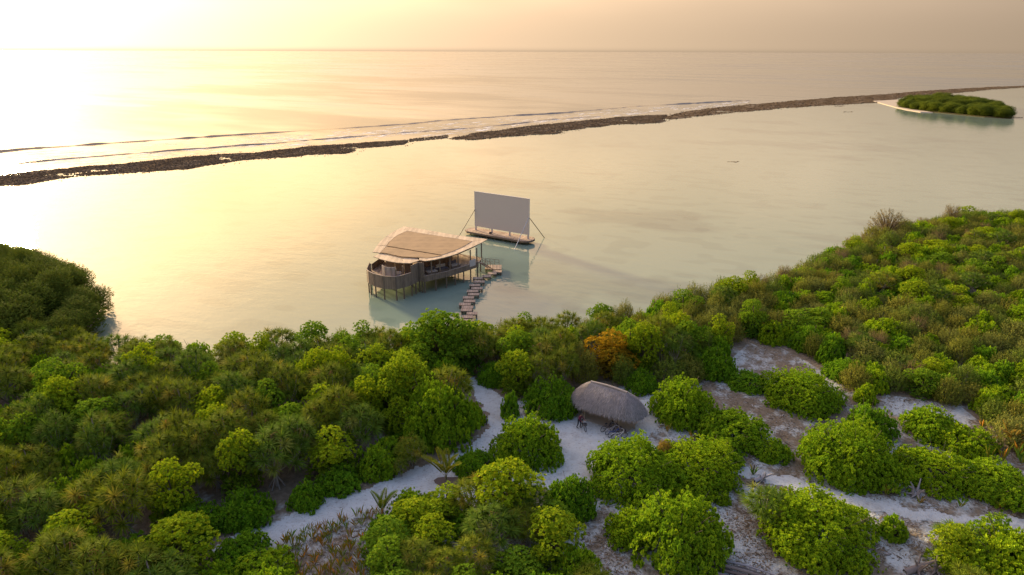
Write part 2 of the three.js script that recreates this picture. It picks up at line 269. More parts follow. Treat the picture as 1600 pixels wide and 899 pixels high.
// screw pines: many spiky heads of long drooping strap leaves on forked pale branches
function strapHead(mb, at, axis, n, len, wid, c) {
  const t = Math.abs(axis.y) < 0.9 ? V(0, 1, 0) : V(1, 0, 0), e1 = t.cross(axis).normalize(), e2 = axis.clone().cross(e1);
  for (let i = 0; i < n; i++) {
    const a = i * 2.4 + rnd() * 0.3, th = 0.15 + 1.35 * Math.pow((i + 0.5) / n, 0.8), rad = e1.clone().multiplyScalar(Math.cos(a)).addScaledVector(e2, Math.sin(a)), L = len * rr(0.75, 1.15), k = vary(c, 0.22);
    let d = axis.clone().multiplyScalar(Math.cos(th)).addScaledVector(rad, Math.sin(th)).normalize(), p = at.clone(), w = wid; const side = d.clone().cross(axis).normalize();
    for (let s = 0; s < 3; s++) { const q = p.clone().addScaledVector(d, L / 3), w2 = s === 2 ? 0 : wid * (0.95 - 0.3 * s), A = p.clone().addScaledVector(side, w / 2), B = p.clone().addScaledVector(side, -w / 2), C = q.clone().addScaledVector(side, w2 / 2), D = q.clone().addScaledVector(side, -w2 / 2);
      mb.tri(A, C, B, k); if (w2) mb.tri(B, C, D, k); p = q; w = w2; d.y -= 0.30 + 0.1 * s; d.normalize(); }
  }
}
kinds.screwpine = [0, 1, 2, 3, 4].map((v) => {
  const mb = new MB(), gs = [], R = 1.95, nh = 30, c = [0.088, 0.132, 0.013];
  gs.push(rod(V(0, -0.3, 0), V(0, 1.6, 0), 0.15, 0.12, 6));
  for (let k = 0; k < 6; k++) { const a = k + v; gs.push(rod(V(Math.cos(a) * 0.8, -0.3, Math.sin(a) * 0.8), V(0, 1.2, 0), 0.045, 0.06, 5)); }
  for (let i = 0; i < nh; i++) {
    const y = -0.25 + 1.25 * (i + 0.5) / nh, a = i * 2.4 + v, q = Math.sqrt(Math.max(0, 1 - y * y)), l = lump(Math.cos(a) * q, y, Math.sin(a) * q, v * 5) * rr(0.75, 1.05), at = V(Math.cos(a) * q * R * l, 3.2 + y * 2.0 * l, Math.sin(a) * q * R * l), ax = V(Math.cos(a) * q, y + 0.65, Math.sin(a) * q).normalize();
    strapHead(mb, at, ax, 38, rr(0.8, 1.15), 0.08, i % 9 === 4 ? [0.15, 0.16, 0.025] : c);
    if (i % 3 === 0) gs.push(tube([V(0, 1.3, 0), V(at.x * 0.5, 2.1 + y * 0.4, at.z * 0.5), at], 0.06, 5, 5));
    if (i % 4 === 1) strapHead(mb, at.clone().addScaledVector(ax, -0.35), ax.clone().multiplyScalar(-0.4).add(V(0, -0.6, 0)).normalize(), 8, 1.0, 0.07, [0.17, 0.12, 0.06]);
  }
  return { r: 2.6, h: 5.7, crown: mb.geo(), stem: mergeGeometries(gs.map((g) => g.toNonIndexed())) };
});
// fine-leaved shore shrubs: upright twigs with tiny leaves
function spray(mb, at, dir, len, n, c, lf = 0.16) {
  const p = at.clone(), d = dir.clone();
  for (let i = 0; i < n; i++) {
    p.addScaledVector(d, len / n); d.x += rr(-0.1, 0.1); d.z += rr(-0.1, 0.1); d.normalize();
    const a = rnd() * 6.28, o = V(Math.cos(a), rr(0.1, 1.0), Math.sin(a)).normalize(), L = lf * rr(0.7, 1.3), s = o.clone().cross(d).normalize().multiplyScalar(L * 0.22), k = vary(c, 0.2), m = p.clone().addScaledVector(o, L * 0.5), t = p.clone().addScaledVector(o, L);
    mb.tri(p.clone(), m.clone().add(s), t, k); mb.tri(p.clone(), t, m.clone().sub(s), k);
  }
}
kinds.fineleaf = [0, 1, 2, 3].map((v) => {
  const mb = new MB(), r = 1.7, N = 330, c = [0.115, 0.145, 0.024];
  for (let i = 0; i < N; i++) {
    const y = -0.1 + 1.1 * (i + rnd()) / N, a = i * 2.4, q = Math.sqrt(Math.max(0, 1 - y * y)), dx = q * Math.cos(a), dz = q * Math.sin(a), l = lump(dx, y, dz, v * 7 + 2) * rr(0.6, 0.95);
    spray(mb, V(dx * r * l, Math.max(0.1, 0.15 + y * 1.75 * l), dz * r * l), V(dx * 0.6, 0.9, dz * 0.6).normalize(), rr(0.4, 0.85), 16, c);
  }
  return { r: 1.9, h: 2.55, crown: mb.geo(), stem: stems(r, 1.9, 9, 0.035) };
});
// tall dense fine-leaved shore trees of the point and the islet
kinds.shoretree = [0, 1, 2].map((v) => {
  const mb = new MB(), c = [0.07, 0.105, 0.014], gs = [];
  for (let k = 0; k < 9; k++) { const a = k * 2.4 + v, q = k ? rr(0.8, 2.2) : 0, y = k ? rr(2.6, 4.6) : 5, r = rr(1.4, 1.9), N = 150;
    gs.push(tube([V(0, -0.3, 0), V(Math.cos(a) * q * 0.5, y * 0.5, Math.sin(a) * q * 0.5), V(Math.cos(a) * q, y, Math.sin(a) * q)], 0.07, 5, 5));
    for (let i = 0; i < N; i++) { const yy = -0.85 + 1.85 * (i + rnd()) / N, b = i * 2.4, p = Math.sqrt(Math.max(0, 1 - yy * yy)), l = rr(0.55, 1.0); spray(mb, V(Math.cos(a) * q + Math.cos(b) * p * r * l, Math.max(0.2, y + yy * r * 1.15 * l), Math.sin(a) * q + Math.sin(b) * p * r * l), V(Math.cos(b) * p, yy * 0.6 + 0.7, Math.sin(b) * p).normalize(), rr(0.5, 0.9), 11, c, 0.26); } }
  for (let i = 0; i < 260; i++) { const b = i * 2.4, q = rr(1.6, 3.2); spray(mb, V(Math.cos(b) * q, rr(0.1, 2.6), Math.sin(b) * q), V(Math.cos(b) * 0.6, 0.8, Math.sin(b) * 0.6).normalize(), rr(0.5, 0.9), 11, c, 0.26); }
  return { r: 3.4, h: 7.0, crown: mb.geo(), stem: mergeGeometries(gs) };
});
// bare twiggy shrub
kinds.twiggy = [0, 1].map((v) => {
  const mb = new MB(), gs = [];
  for (let i = 0; i < 300; i++) { const a = i * 2.4, y = rr(0.12, 1), q = Math.sqrt(1 - y * y * 0.8) * rr(0.5, 1), e = V(Math.cos(a) * q * 1.7, y * 2.6, Math.sin(a) * q * 1.7); gs.push(tube([V(0, -0.2, 0), V(e.x * 0.35, e.y * 0.45, e.z * 0.35), e], i < 24 ? 0.04 : 0.012, 3, 4)); spray(mb, e, V(e.x * 0.5, 0.6, e.z * 0.5).normalize(), 0.6, 14, [0.12, 0.11, 0.05], 0.12); }
  return { r: 1.8, h: 3, crown: mb.geo(), stem: mergeGeometries(gs) };
});
kinds.strap = [0, 1, 2].map((v) => { const mb = new MB(); const n = 7 + v; for (let i = 0; i < n; i++) { const a = i * 2.4 + v, t = rr(0.1, 0.55), d = V(Math.cos(a) * t, 1, Math.sin(a) * t).normalize(), L = rr(0.55, 1.05); leaf(mb, V(Math.cos(a) * 0.04, 0, Math.sin(a) * 0.04), d, V(-Math.cos(a), t, -Math.sin(a)).normalize(), L, rr(0.06, 0.10), vary(i % 3 ? [0.16, 0.20, 0.025] : [0.26, 0.18, 0.025], 0.2), 0.1); } return { r: 0.4, h: 0.9, crown: mb.geo(), stem: null }; });
const mats = {
  lettuce: [leafMat(1, 1, 1), leafMat(1.14, 1.06, 0.9), leafMat(0.72, 0.86, 1)],
  broadleaf: [leafMat(1.08, 1.08, 0.8), leafMat(0.74, 0.9, 1), leafMat(1.15, 1.12, 0.7)],
  screwpine: [leafMat(1, 1, 1), leafMat(0.76, 0.95, 1.15), leafMat(1.08, 1.04, 0.85)],
  fineleaf: [leafMat(1, 1, 1), leafMat(0.75, 0.95, 0.8), leafMat(1.0, 1.0, 1.4), leafMat(1.07, 0.98, 0.95)],
  shoretree: [leafMat(1, 1, 1), leafMat(0.85, 0.9, 0.9)],
  twiggy: [leafMat(1, 1, 1)], strap: [leafMat(1, 1, 1), leafMat(0.7, 1.1, 0.9), leafMat(1.1, 0.88, 0.9)],
};
const orangeMat = leafMat(1.5, 0.72, 0.9);
const nounOf = { lettuce: ['sea_lettuce_bush', 'bush'], broadleaf: ['broadleaf_tree', 'tree'], screwpine: ['screw_pine', 'tree'], fineleaf: ['fine_leaved_shrub', 'shrub'], shoretree: ['shore_tree', 'tree'], twiggy: ['twiggy_shrub', 'shrub'], strap: ['strap_leaf_plant', 'plant'] };
const stemMat = { lettuce: barkMat, broadleaf: barkMat, screwpine: paleBark, fineleaf: barkMat, shoretree: darkBark, twiggy: std(lin(0.17, 0.125, 0.075), 0.95) };
for (const l of Object.values(kinds)) for (const k of l) { k.crown.computeBoundingBox(); const b = k.crown.boundingBox; k.h = b.max.y * 0.97; k.r = (b.max.x - b.min.x + b.max.z - b.min.z) / 4 * 0.94; }
const protos = new Map(), planted = [];
function plant(kind, at, r, h, label, o = {}) {
  let list = kinds[kind];
  if (kind === 'lettuce') { const key = r < 1.15 ? 'xs' : r < 2 ? 's' : r < 3 ? 'm' : r < 4.3 ? 'l' : 'xl'; list = kinds['lettuce_' + key]; }
  const auto = !label, vi = o.v ?? Math.floor(rnd() * list.length), mi = o.m ?? (auto && kind === 'broadleaf' ? [0, 1, 0, 1, 2][Math.floor(rnd() * 5)] : Math.floor(rnd() * mats[kind].length)), k = list[vi % list.length], mat = o.mat || mats[kind][mi], id = kind + k.crown.uuid + mat.uuid, [name, cat] = nounOf[kind];
  let t;
  if (!protos.has(id)) {
    t = new THREE.Group();
    part(kind === 'strap' ? 'leaves' : kind === 'screwpine' || kind === 'broadleaf' || kind === 'shoretree' ? 'crown' : 'foliage', k.crown, mat, t);
    if (k.stem) part(/pine|tree|broad/.test(kind) ? 'trunk' : 'stem', k.stem, stemMat[kind], t);
    protos.set(id, t);
  } else t = protos.get(id).clone();
  t.name = numbered(name); t.position.set(at.x, groundH(at.x, at.z) - 0.05 + (o.lift || 0), at.z); t.rotation.y = o.turn ?? rnd() * 6.28; if (auto) { t.rotation.x = rr(-0.09, 0.09); t.rotation.z = rr(-0.09, 0.09); } t.scale.set(r / k.r, h / k.h, r / k.r);
  tag(t, label, cat, o.group); scene.add(t); planted.push({ t, kind, x: at.x, z: at.z, r, h, auto: !label && kind !== 'strap', zone: o.zone, tone: mi });
  return t;
}
// a plant measured in the photograph: foot (cx, yb), width w, top ytop; put on the ground where that foot stands
function measured(kind, cx, yb, w, ytop, label, o = {}) {
  const B = P(cx, yb, 0.8), z = toPx(B)[2], r = w / 2 * z / FOCAL, away = V(B.x, 0, B.z).normalize(), c = B.clone().addScaledVector(away, r * (o.back ?? 0.72)), d = ray(cx, ytop), h = Math.max(0.5, CAM_H + d.y / Math.hypot(d.x, d.z) * Math.hypot(c.x, c.z) - 0.75);
  return plant(kind, c, r * (o.grow ?? 1), h, label, o);
}
// plants one by one, as the photograph shows them round the sand
const M_ = (a) => measured(...a);
[
  ['lettuce', 822, 738, 122, 650, 'big round bright green bush standing between the two sandy paths', { m: 0 }],
  ['lettuce', 744, 753, 72, 706, 'low green bush behind the small palm at the path fork', { m: 2 }],
  ['lettuce', 1060, 668, 112, 586, 'round light green bush beside the thatched shelter', { m: 0 }],
  ['lettuce', 1143, 708, 124, 642, 'rounded green bush beyond the shelter, between two patches of sand', { m: 0 }],
  ['lettuce', 985, 792, 165, 690, 'broad green bush below the parked bicycles, the part nearest the path', { m: 0 }],
  ['lettuce', 1085, 776, 160, 690, 'broad green bush joined to the one below the bicycles, towards the side track', { m: 1 }],
  ['lettuce', 1055, 898, 165, 772, 'large green bush directly above the heap of grey driftwood', { m: 0 }],
  ['lettuce', 982, 858, 84, 800, 'low spreading bush overhanging the pale sand hollow near the bottom edge', { m: 1 }],
  ['broadleaf', 1062, 800, 66, 764, 'yellowish leafy top growing out of the big driftwood bush', { m: 2, grow: 0.9 }],
  ['lettuce', 890, 815, 88, 746, 'dark green bush at the foot of the plaza, below the path mouth', { m: 2 }],
  ['lettuce', 1268, 890, 200, 776, 'huge bright bush with a screw pine at its side, near the bottom edge', { m: 1 }],
  ['screwpine', 1190, 836, 68, 762, 'blue-green screw pine with a skirt of dead leaves beside the huge bush', { m: 1, grow: 1.3 }],
  ['lettuce', 1392, 846, 44, 805, 'small bush trailing from the huge bush onto the sand', { m: 0 }],
  ['lettuce', 1322, 762, 170, 654, 'very broad bright bush along the upper side of the sandy track', { m: 0 }],
  ['lettuce', 1352, 694, 84, 628, 'darker dome at the back of the broad trackside bush', { m: 2 }],
  ['lettuce', 1245, 648, 136, 576, 'large green bush above the sand clearing beyond the shelter', { m: 0 }],
  ['lettuce', 1166, 613, 72, 582, 'low dark green bush between the two bare sand clearings', { m: 2 }],
  ['lettuce', 1205, 724, 56, 686, 'small round bush at the start of the side track', { m: 0 }],
  ['lettuce', 1452, 768, 130, 700, 'bright bush above the two grey stumps beside the track', { m: 1 }],
  ['lettuce', 1552, 790, 130, 722, 'bright bush on the upper side of the track at the picture edge', { m: 0 }],
  ['lettuce', 1452, 690, 92, 636, 'bushy green dome beside the narrow sand streak', { m: 0 }],
  ['lettuce', 1505, 716, 96, 665, 'green bush behind the stumps, next to the dry grass', { m: 1 }],
  ['lettuce', 1560, 938, 175, 818, 'light yellow-green bush in the bottom corner below the track', { m: 1 }],
  ['lettuce', 1600, 900, 90, 830, 'pale bush at the picture edge under the end of the track', { m: 1 }],
  ['lettuce', 1127, 790, 26, 766, 'tiny yellowish bush alone on the grey sand slope', { m: 1 }],
  ['lettuce', 1128, 735, 60, 700, 'small bush at the mouth of the side track', { m: 0 }],
  ['fineleaf', 1036, 735, 26, 706, 'dry orange-brown clump on the broad bush below the bicycles', { mat: leafMat(1.35, 0.8, 1), lift: 1.45 }],
  ['lettuce', 648, 832, 90, 772, 'green bush on the lower side of the path, under the small palm', { m: 0 }],
  ['lettuce', 597, 850, 50, 806, 'dark leafy bush at the end of the strap plants', { m: 2 }],
  ['broadleaf', 697, 830, 74, 762, 'leafy yellow-green tree overhanging the lower edge of the path', { m: 0 }],
  ['broadleaf', 792, 838, 112, 722, 'tall yellow-green tree opposite the round bush of the path fork', { m: 2 }],
  ['screwpine', 765, 890, 104, 790, 'dark blue-green screw pine in the middle of the bottom thicket', { m: 1 }],
  ['broadleaf', 678, 885, 74, 810, 'bright yellow tree beside the dark screw pine of the bottom thicket', { m: 2 }],
  ['screwpine', 655, 925, 84, 846, 'light green screw pine at the bottom edge beside the strap plants', { m: 0 }],
  ['screwpine', 742, 930, 86, 846, 'spiky screw pine at the bottom edge under the dark one', { m: 2 }],
  ['screwpine', 826, 836, 80, 756, 'grey-green screw pine beside the tall yellow-green tree', { m: 1 }],
  ['broadleaf', 866, 905, 92, 800, 'leafy light green tree beside the steep sand gully at the bottom', { m: 0 }],
  ['lettuce', 905, 935, 84, 852, 'bush at the bottom edge by the sand gully', { m: 0 }],
  ['broadleaf', 806, 925, 90, 862, 'green leafy tree in the bottom thicket under the grey screw pine', { m: 1 }],
  ['lettuce', 735, 850, 70, 800, 'dark undergrowth bush between the yellow tree and the dark screw pine', { m: 2 }],
  ['lettuce', 385, 892, 92, 836, 'dark green bush at the lower mouth of the path', { m: 2 }],
  ['lettuce', 408, 935, 124, 870, 'bright green bush at the bottom edge beside the strap plants', { m: 1 }],
  ['broadleaf', 290, 915, 118, 808, 'pointed yellow-green tree where the path leaves the grove', { m: 2 }],
  ['broadleaf', 122, 905, 106, 800, 'yellow-green tree near the bottom corner of the grove', { m: 2 }],
  ['broadleaf', 16, 925, 92, 826, 'yellowish tree in the very bottom corner of the grove', { m: 0 }],
  ['lettuce', 205, 915, 110, 838, 'dark green bush between the two yellow-green corner trees', { m: 2 }],
  ['lettuce', 60, 940, 90, 870, 'dark bush at the bottom edge below the corner trees', { m: 2 }],
  ['lettuce', 345, 935, 70, 876, 'green bush at the bottom edge below the pointed tree', { m: 0 }],
  ['screwpine', 436, 782, 112, 664, 'big dark screw pine hanging over the path edge', { m: 1 }],
  ['broadleaf', 346, 728, 76, 630, 'upright yellow-lit tree standing clear of the dark grove', { m: 2 }],
  ['broadleaf', 428, 706, 72, 640, 'yellow-lit tree top just behind the big dark screw pine', { m: 2 }],
  ['screwpine', 263, 800, 78, 700, 'pale screw pine with forked grey trunk showing in the grove', { m: 2 }],
  ['screwpine', 313, 790, 44, 712, 'slim screw pine beside the fork-trunked one', { m: 0 }],
  ['screwpine', 92, 790, 62, 722, 'small pale screw pine with bare branch low in the grove', { m: 2 }],
  ['screwpine', 165, 806, 88, 732, 'spreading olive screw pine with bare leaning trunks', { m: 0 }],
  ['broadleaf', 116, 706, 74, 646, 'yellow-topped tree deep in the grove above the pale screw pine', { m: 2 }],
  ['lettuce', 238, 720, 88, 672, 'bright green bush in a gap of the dark grove', { m: 2 }],
  ['lettuce', 688, 706, 128, 588, 'large bright bush at the bend of the path towards the jetty', { m: 0 }],
  ['lettuce', 655, 690, 90, 640, 'bush on the grove side of the bend bush', { m: 2 }],
  ['broadleaf', 636, 662, 90, 552, 'olive leafy tree behind the bush at the path bend', { m: 0 }],
  ['broadleaf', 625, 690, 54, 622, 'yellow-flecked tree beside the bush at the path bend', { m: 2 }],
  ['lettuce', 797, 657, 32, 611, 'small dark bush at the corner where the jetty path starts', { m: 2 }],
  ['lettuce', 860, 656, 92, 588, 'green bush touching the back corner of the thatched shelter', { m: 2 }],
  ['lettuce', 590, 752, 68, 694, 'bush on the grove edge opposite the small palm', { m: 0 }],
  ['lettuce', 530, 775, 70, 728, 'dark low bush on the grove edge of the path', { m: 2 }],
  ['lettuce', 480, 800, 60, 752, 'low bush on the grove edge below the big screw pine', { m: 2 }],
  ['lettuce', 385, 828, 90, 765, 'wide low bush on the grove edge near the lower path mouth', { m: 2 }],
  ['lettuce', 305, 850, 100, 790, 'dark bush beside the lower path mouth, above the pointed tree', { m: 2 }],
  ['broadleaf', 952, 596, 88, 516, 'tree with orange-brown leaves behind the thatched shelter', { mat: orangeMat, v: 1 }],
  ['broadleaf', 1003, 590, 60, 502, 'rounded green tree next to the orange-leaved one', { m: 0 }],
  ['broadleaf', 686, 590, 100, 484, 'flat-topped shore tree with bare trunks above the jetty end', { m: 1, v: 2 }],
  ['lettuce', 1112, 594, 70, 542, 'dark green bush at the shelter end of the upper sand clearing', { m: 2 }],
  ['screwpine', 1240, 640, 40, 600, 'grassy screw pine tucked in front of the large clearing bush', { m: 0 }],
  ['screwpine', 644, 738, 60, 682, 'dry brownish screw pine on the path edge behind the small palm', { m: 2 }],
  ['screwpine', 627, 752, 34, 714, 'little light green screw pine at the path edge', { m: 0, grow: 0.9 }],
  ['screwpine', 752, 590, 66, 512, 'screw pine closing the gap where the path dives towards the jetty', { m: 0 }],
  ['broadleaf', 724, 592, 70, 500, 'leafy tree above the shore end of the stepping jetty', { m: 1, v: 0 }],
  ['lettuce', 772, 606, 56, 566, 'green bush on the far side of the vanishing jetty path', { m: 2 }],
  ['lettuce', 1002, 616, 58, 578, 'green bush right behind the ridge of the thatched shelter', { m: 2 }],
  ['fineleaf', 1046, 606, 60, 552, 'grey-green shrub behind the round bush of the shelter', { m: 1 }],
  ['twiggy', 1384, 374, 62, 324, 'bare brown twiggy shrub sticking out over the lagoon', {}],
  ['twiggy', 1484, 356, 36, 318, 'bare twigs rising above the far scrub on the lagoon shore', {}],
  ['lettuce', 1232, 540, 42, 510, 'bright yellow-green round bush at the top of the upper clearing', { m: 1 }],
  ['lettuce', 1350, 632, 34, 598, 'small bright dome above the narrow sand streak', { m: 1 }],
].forEach(M_);

// ---------------------------------------------------------------- the grove and the scrub slope: every other plant in view
const THICKET = [[[604, 830], [690, 790], [780, 790], [850, 790], [880, 830], [905, 880], [935, 930], [960, 1000], [600, 1000]], [[330, 868], [380, 880], [440, 905], [450, 1000], [330, 1000]], [[1480, 860], [1700, 850], [1700, 1000], [1480, 1000]]];
const manualTest = manualW, jettyW = [P(735, 520, 0.8), P(738, 500, 0.3)].map((v) => [v.x, v.z]);
const cell = new Map(), cellKey = (x, z) => Math.floor(x / 6) + ',' + Math.floor(z / 6);
const addCell = (p) => { const k = cellKey(p.x, p.z); if (!cell.has(k)) cell.set(k, []); cell.get(k).push(p); };
planted.forEach(addCell);
function crowded(x, z, r, f) { for (let i = -1; i < 2; i++) for (let j = -1; j < 2; j++) for (const p of cell.get(cellKey(x + i * 6, z + j * 6)) || []) if (Math.hypot(p.x - x, p.z - z) < f * (r + p.r)) return true; return false; }
const bare = (x, z, m) => [pathMainW, pathSideW, ...openW].some((p) => inPoly(x, z, p) || polyDist(x, z, p) < m);
function pick(w) { let s = 0; for (const k in w) s += w[k]; let q = rnd() * s; for (const k in w) if ((q -= w[k]) < 0) return k; return Object.keys(w)[0]; }
const count = {};
for (let tries = 0; tries < 26000; tries++) {
  const z = -36 - 128 * rnd(), x = (rnd() * 2 - 1) * (Math.abs(z) * 0.86 + 12), ld = landD(x, z);
  if (ld < 0.8) continue;
  const at = V(x, 0.8, z), [gx, gy, dep] = toPx(at);
  if (gx < -90 || gx > 1690 || gy > 1010) continue;
  const cove = gx < 190 && gy < 545 && z < -76;                    // the wooded point at the left
  const thicket = THICKET.some((q) => inPoly(gx, gy, q));
  if (inPoly(x, z, manualTest) && !thicket) continue;
  let w, r, h, f = 0.56;
  if (cove) w = { shoretree: 1 };
  else if (thicket) w = { screwpine: 34, lettuce: 46, broadleaf: 20 };
  else if (gx < 560) w = { screwpine: 66, broadleaf: 16, lettuce: ld < 7 ? 6 : 18, fineleaf: ld < 7 ? 14 : 0 };
  else if (gx < 900) w = { screwpine: 52, broadleaf: 22, lettuce: 18, fineleaf: ld < 8 ? 18 : 4 };
  else if (gx < 1180) w = { fineleaf: ld < 12 ? 90 : 34, lettuce: 24, broadleaf: 22, screwpine: 16 };
  else w = { fineleaf: ld < 12 ? 95 : gx > 1380 && gy > 540 && gy < 640 ? 70 : 40, lettuce: 46, broadleaf: 10, screwpine: 3, twiggy: gy < 620 ? 4 : 2 };
  const kind = pick(w), far = gx > 1180;
  if (kind === 'shoretree') { r = rr(2.8, 3.8); h = rr(6.2, 8.0) * sstep(-1, 9, ld) * 0.4 + rr(4.2, 4.8); f = 0.48; }
  else if (kind === 'screwpine') { r = rr(2.1, 2.9); h = far ? rr(3.2, 4.2) : rr(4.4, 6.5); f = 0.53; }
  else if (kind === 'broadleaf') { r = rr(1.9, 2.7); h = far ? rr(3, 4) : rr(4.6, 6.3); f = 0.5; }
  else if (kind === 'lettuce') { r = far ? rr(1.4, 3) : rr(1.6, 2.8); h = far ? rr(2, 3.3) : rr(2.4, 4.2); }
  else if (kind === 'twiggy') { r = rr(1.4, 2); h = rr(2.6, 3.6); }
  else { r = far ? rr(1.5, 2.5) : rr(1.4, 2.1); h = far ? rr(2.3, 3.8) : rr(3, 4.8); f = 0.54; }
  if (thicket) h = Math.min(h, rr(2.6, 3.9)), r *= 0.85;
  if (ld < 8 && !cove && h > 4.9) h = rr(4.2, 5.1);
  if (bare(x, z, kind === 'lettuce' ? r * 0.8 : r * 0.9)) continue;
  if (polyDist(x, z, jettyW, false) < r * 0.8) continue;
  if (crowded(x, z, r, f)) continue;
  const top = toPx(V(x, 0.8 + h, z)); if (top[1] > 905) continue;
  count[kind] = (count[kind] || 0) + 1;
  plant(kind, at, r, h, ''); addCell(planted[planted.length - 1]);
}

// ---------------------------------------------------------------- reef rubble, sand spit, islet
const rockVariants = [0, 1, 2].map((v) => { const g = new THREE.IcosahedronGeometry(0.5, 1), p = g.attributes.position; for (let i = 0; i < p.count; i++) { const x = p.getX(i), y = p.getY(i), z = p.getZ(i), s = 1 + 0.7 * noise3.noise(x * 2.3 + v * 9, y * 2.3, z * 2.3); p.setXYZ(i, x * s, y * s * 0.7, z * s); } g.computeVertexNormals(); return g; });
function instanced(name, geo, mat, list, tint, label, category, group) {
  const m = shade(new THREE.InstancedMesh(geo, mat, list.length)); m.name = numbered(name);
  list.forEach((o, i) => { m.setMatrixAt(i, o.m); if (tint) m.setColorAt(i, tint(o)); });
  m.userData = { kind: 'stuff', label, category }; scene.add(m); return m;
}
const mat4 = (x, y, z, sx, sy, sz, turn, tilt = 0) => new THREE.Matrix4().compose(V(x, y, z), new THREE.Quaternion().setFromEuler(new THREE.Euler(tilt, turn, 0, 'YXZ')), V(sx, sy, sz));
const REEFS = [
  [[0, 271], [100, 261], [200, 253], [300, 243], [400, 236], [480, 228], [560, 222], [610, 219], [645, 217], [640, 226], [600, 229], [562, 233], [555, 239], [540, 241], [480, 243], [400, 249], [290, 265], [200, 270], [100, 279], [40, 290], [0, 291], [-60, 300], [-60, 276]],
  [[690, 216], [740, 207], [800, 199], [860, 192], [920, 187], [980, 181], [1048, 178], [1044, 187], [1036, 192], [960, 195], [900, 203], [870, 209], [800, 213], [740, 219], [704, 218]],
  [[1030, 184], [1050, 177], [1095, 170], [1150, 164], [1200, 160], [1300, 152], [1380, 147], [1450, 141], [1540, 136], [1596, 134], [1700, 128], [1700, 131], [1596, 137], [1550, 140], [1500, 145], [1420, 151], [1380, 160], [1330, 163], [1300, 164], [1230, 169], [1150, 176], [1100, 181], [1050, 188]],
];
const rubble = [], reefW = REEFS.map((p) => px2xz(p, 0.2));
const reefMap = colorTexture(512, 512, (u, v) => { const n = 0.5 * tn[0](u * 12, v * 12, 12) + 0.3 * tn[1](u * 40, v * 40, 40) + 0.2 * tn[2](u * 128, v * 128, 128), f = 0.55 + 0.9 * n, s = sstep(0.60, 0.72, tn[4](u * 7, v * 7, 7)) * 0.35; return [lerp(0.105, 0.22, s) * f, lerp(0.078, 0.18, s) * f, lerp(0.048, 0.13, s) * f]; });
const reefMat = new THREE.MeshPhysicalMaterial({ map: reefMap, specularIntensity: 0, roughness: 0.95, side: THREE.DoubleSide });
REEFS.forEach((p, i) => {
  const w = reefW[i], xs = w.map((q) => q[0]), zs = w.map((q) => q[1]), x0 = Math.min(...xs), x1 = Math.max(...xs), z0 = Math.min(...zs), z1 = Math.max(...zs), step = [1.1, 1.6, 3][i];
  const pos = [], uv = [], idx = [], id = new Map(), nx = Math.ceil((x1 - x0) / step), nz = Math.ceil((z1 - z0) / step);
  const hgt = (x, z) => { const d = polyDist(x, z, w) * (inPoly(x, z, w) ? 1 : -1); return -0.2 + 0.40 * sstep(-0.6, 4, d) + 0.34 * noise3.noise(x * 0.055, 7, z * 0.11) + 0.16 * noise3.noise(x * 0.3, 1, z * 0.3) + 0.12 * noise3.noise(x * 1.1, 4, z * 1.1); };
  const vert = (a, b) => { const k = a * 100000 + b; let n = id.get(k); if (n === undefined) { n = pos.length / 3; id.set(k, n); const x = x0 + a * step, z = z0 + b * step; pos.push(x, hgt(x, z), z); uv.push(x / 30, z / 30); } return n; };
  for (let a = 0; a < nx; a++) for (let b = 0; b < nz; b++) { const x = x0 + (a + 0.5) * step, z = z0 + (b + 0.5) * step; if (!inPoly(x, z, w)) continue; const A = vert(a, b), B = vert(a + 1, b), C = vert(a + 1, b + 1), D = vert(a, b + 1); idx.push(A, C, B, A, D, C); }
  const g = new THREE.BufferGeometry(); g.setAttribute('position', new THREE.Float32BufferAttribute(pos, 3)); g.setAttribute('uv', new THREE.Float32BufferAttribute(uv, 2)); g.setIndex(idx); g.computeVertexNormals();
  structure('reef', g, reefMat).userData.label = ['dark rubble reef flat in front of the sun glare', 'dark reef flat behind the cinema screen', 'dark reef flat running out past the islet'][i];
  const n = [15000, 8000, 6000][i]; let made = 0;
  while (made < n) { const x = rr(x0 - 3, x1 + 3), z = rr(z0 - 3, z1 + 3), inside = inPoly(x, z, w), d = polyDist(x, z, w); if (!inside && !(d < 2.2 && rnd() < 0.22)) continue; made++; if (hgt(x, z) < -0.07 && rnd() < 0.75) continue; const s = (inside && d > 1.5 ? rr(0.25, 0.75) : rr(0.2, 0.6)) * [0.7, 0.9, 1.3][i]; rubble.push({ m: mat4(x, (inside ? hgt(x, z) : 0) + s * 0.06, z, s, s * rr(0.5, 0.9), s, rnd() * 6.28), q: rnd() }); }
});
{ // loose stones between the reef flats and out in the lagoon
  for (let k = 0; k < 700; k++) { const [x, y] = [rr(640, 700), 0], yy = lerp(220, 214, (x - 640) / 60) + rr(-3, 2), p = P(x, yy, 0), s = rr(0.3, 0.8); rubble.push({ m: mat4(p.x, 0, p.z, s, s * 0.6, s, rnd() * 6), q: rnd() }); }
  for (const [x, y, n] of [[1326, 175, 60], [1312, 166, 70], [1520, 151, 40], [1146, 253, 20], [1590, 184, 80]]) for (let k = 0; k < n; k++) { const p = P(x + rr(-8, 8), y + rr(-0.7, 0.7), 0), s = rr(0.3, 1); rubble.push({ m: mat4(p.x, -0.05, p.z, s, s * 0.4, s, rnd() * 6), q: rnd() }); }
}
instanced('reef_rubble', rockVariants[0], new THREE.MeshPhysicalMaterial({ roughness: 0.95, specularIntensity: 0 }), rubble, (o) => { const f = 0.5 + o.q; return o.q > 0.96 ? lin(0.2, 0.165, 0.12) : lin(0.13 * f, 0.097 * f, 0.06 * f); }, 'loose dark coral rubble strewn along the reef flats', 'rubble');
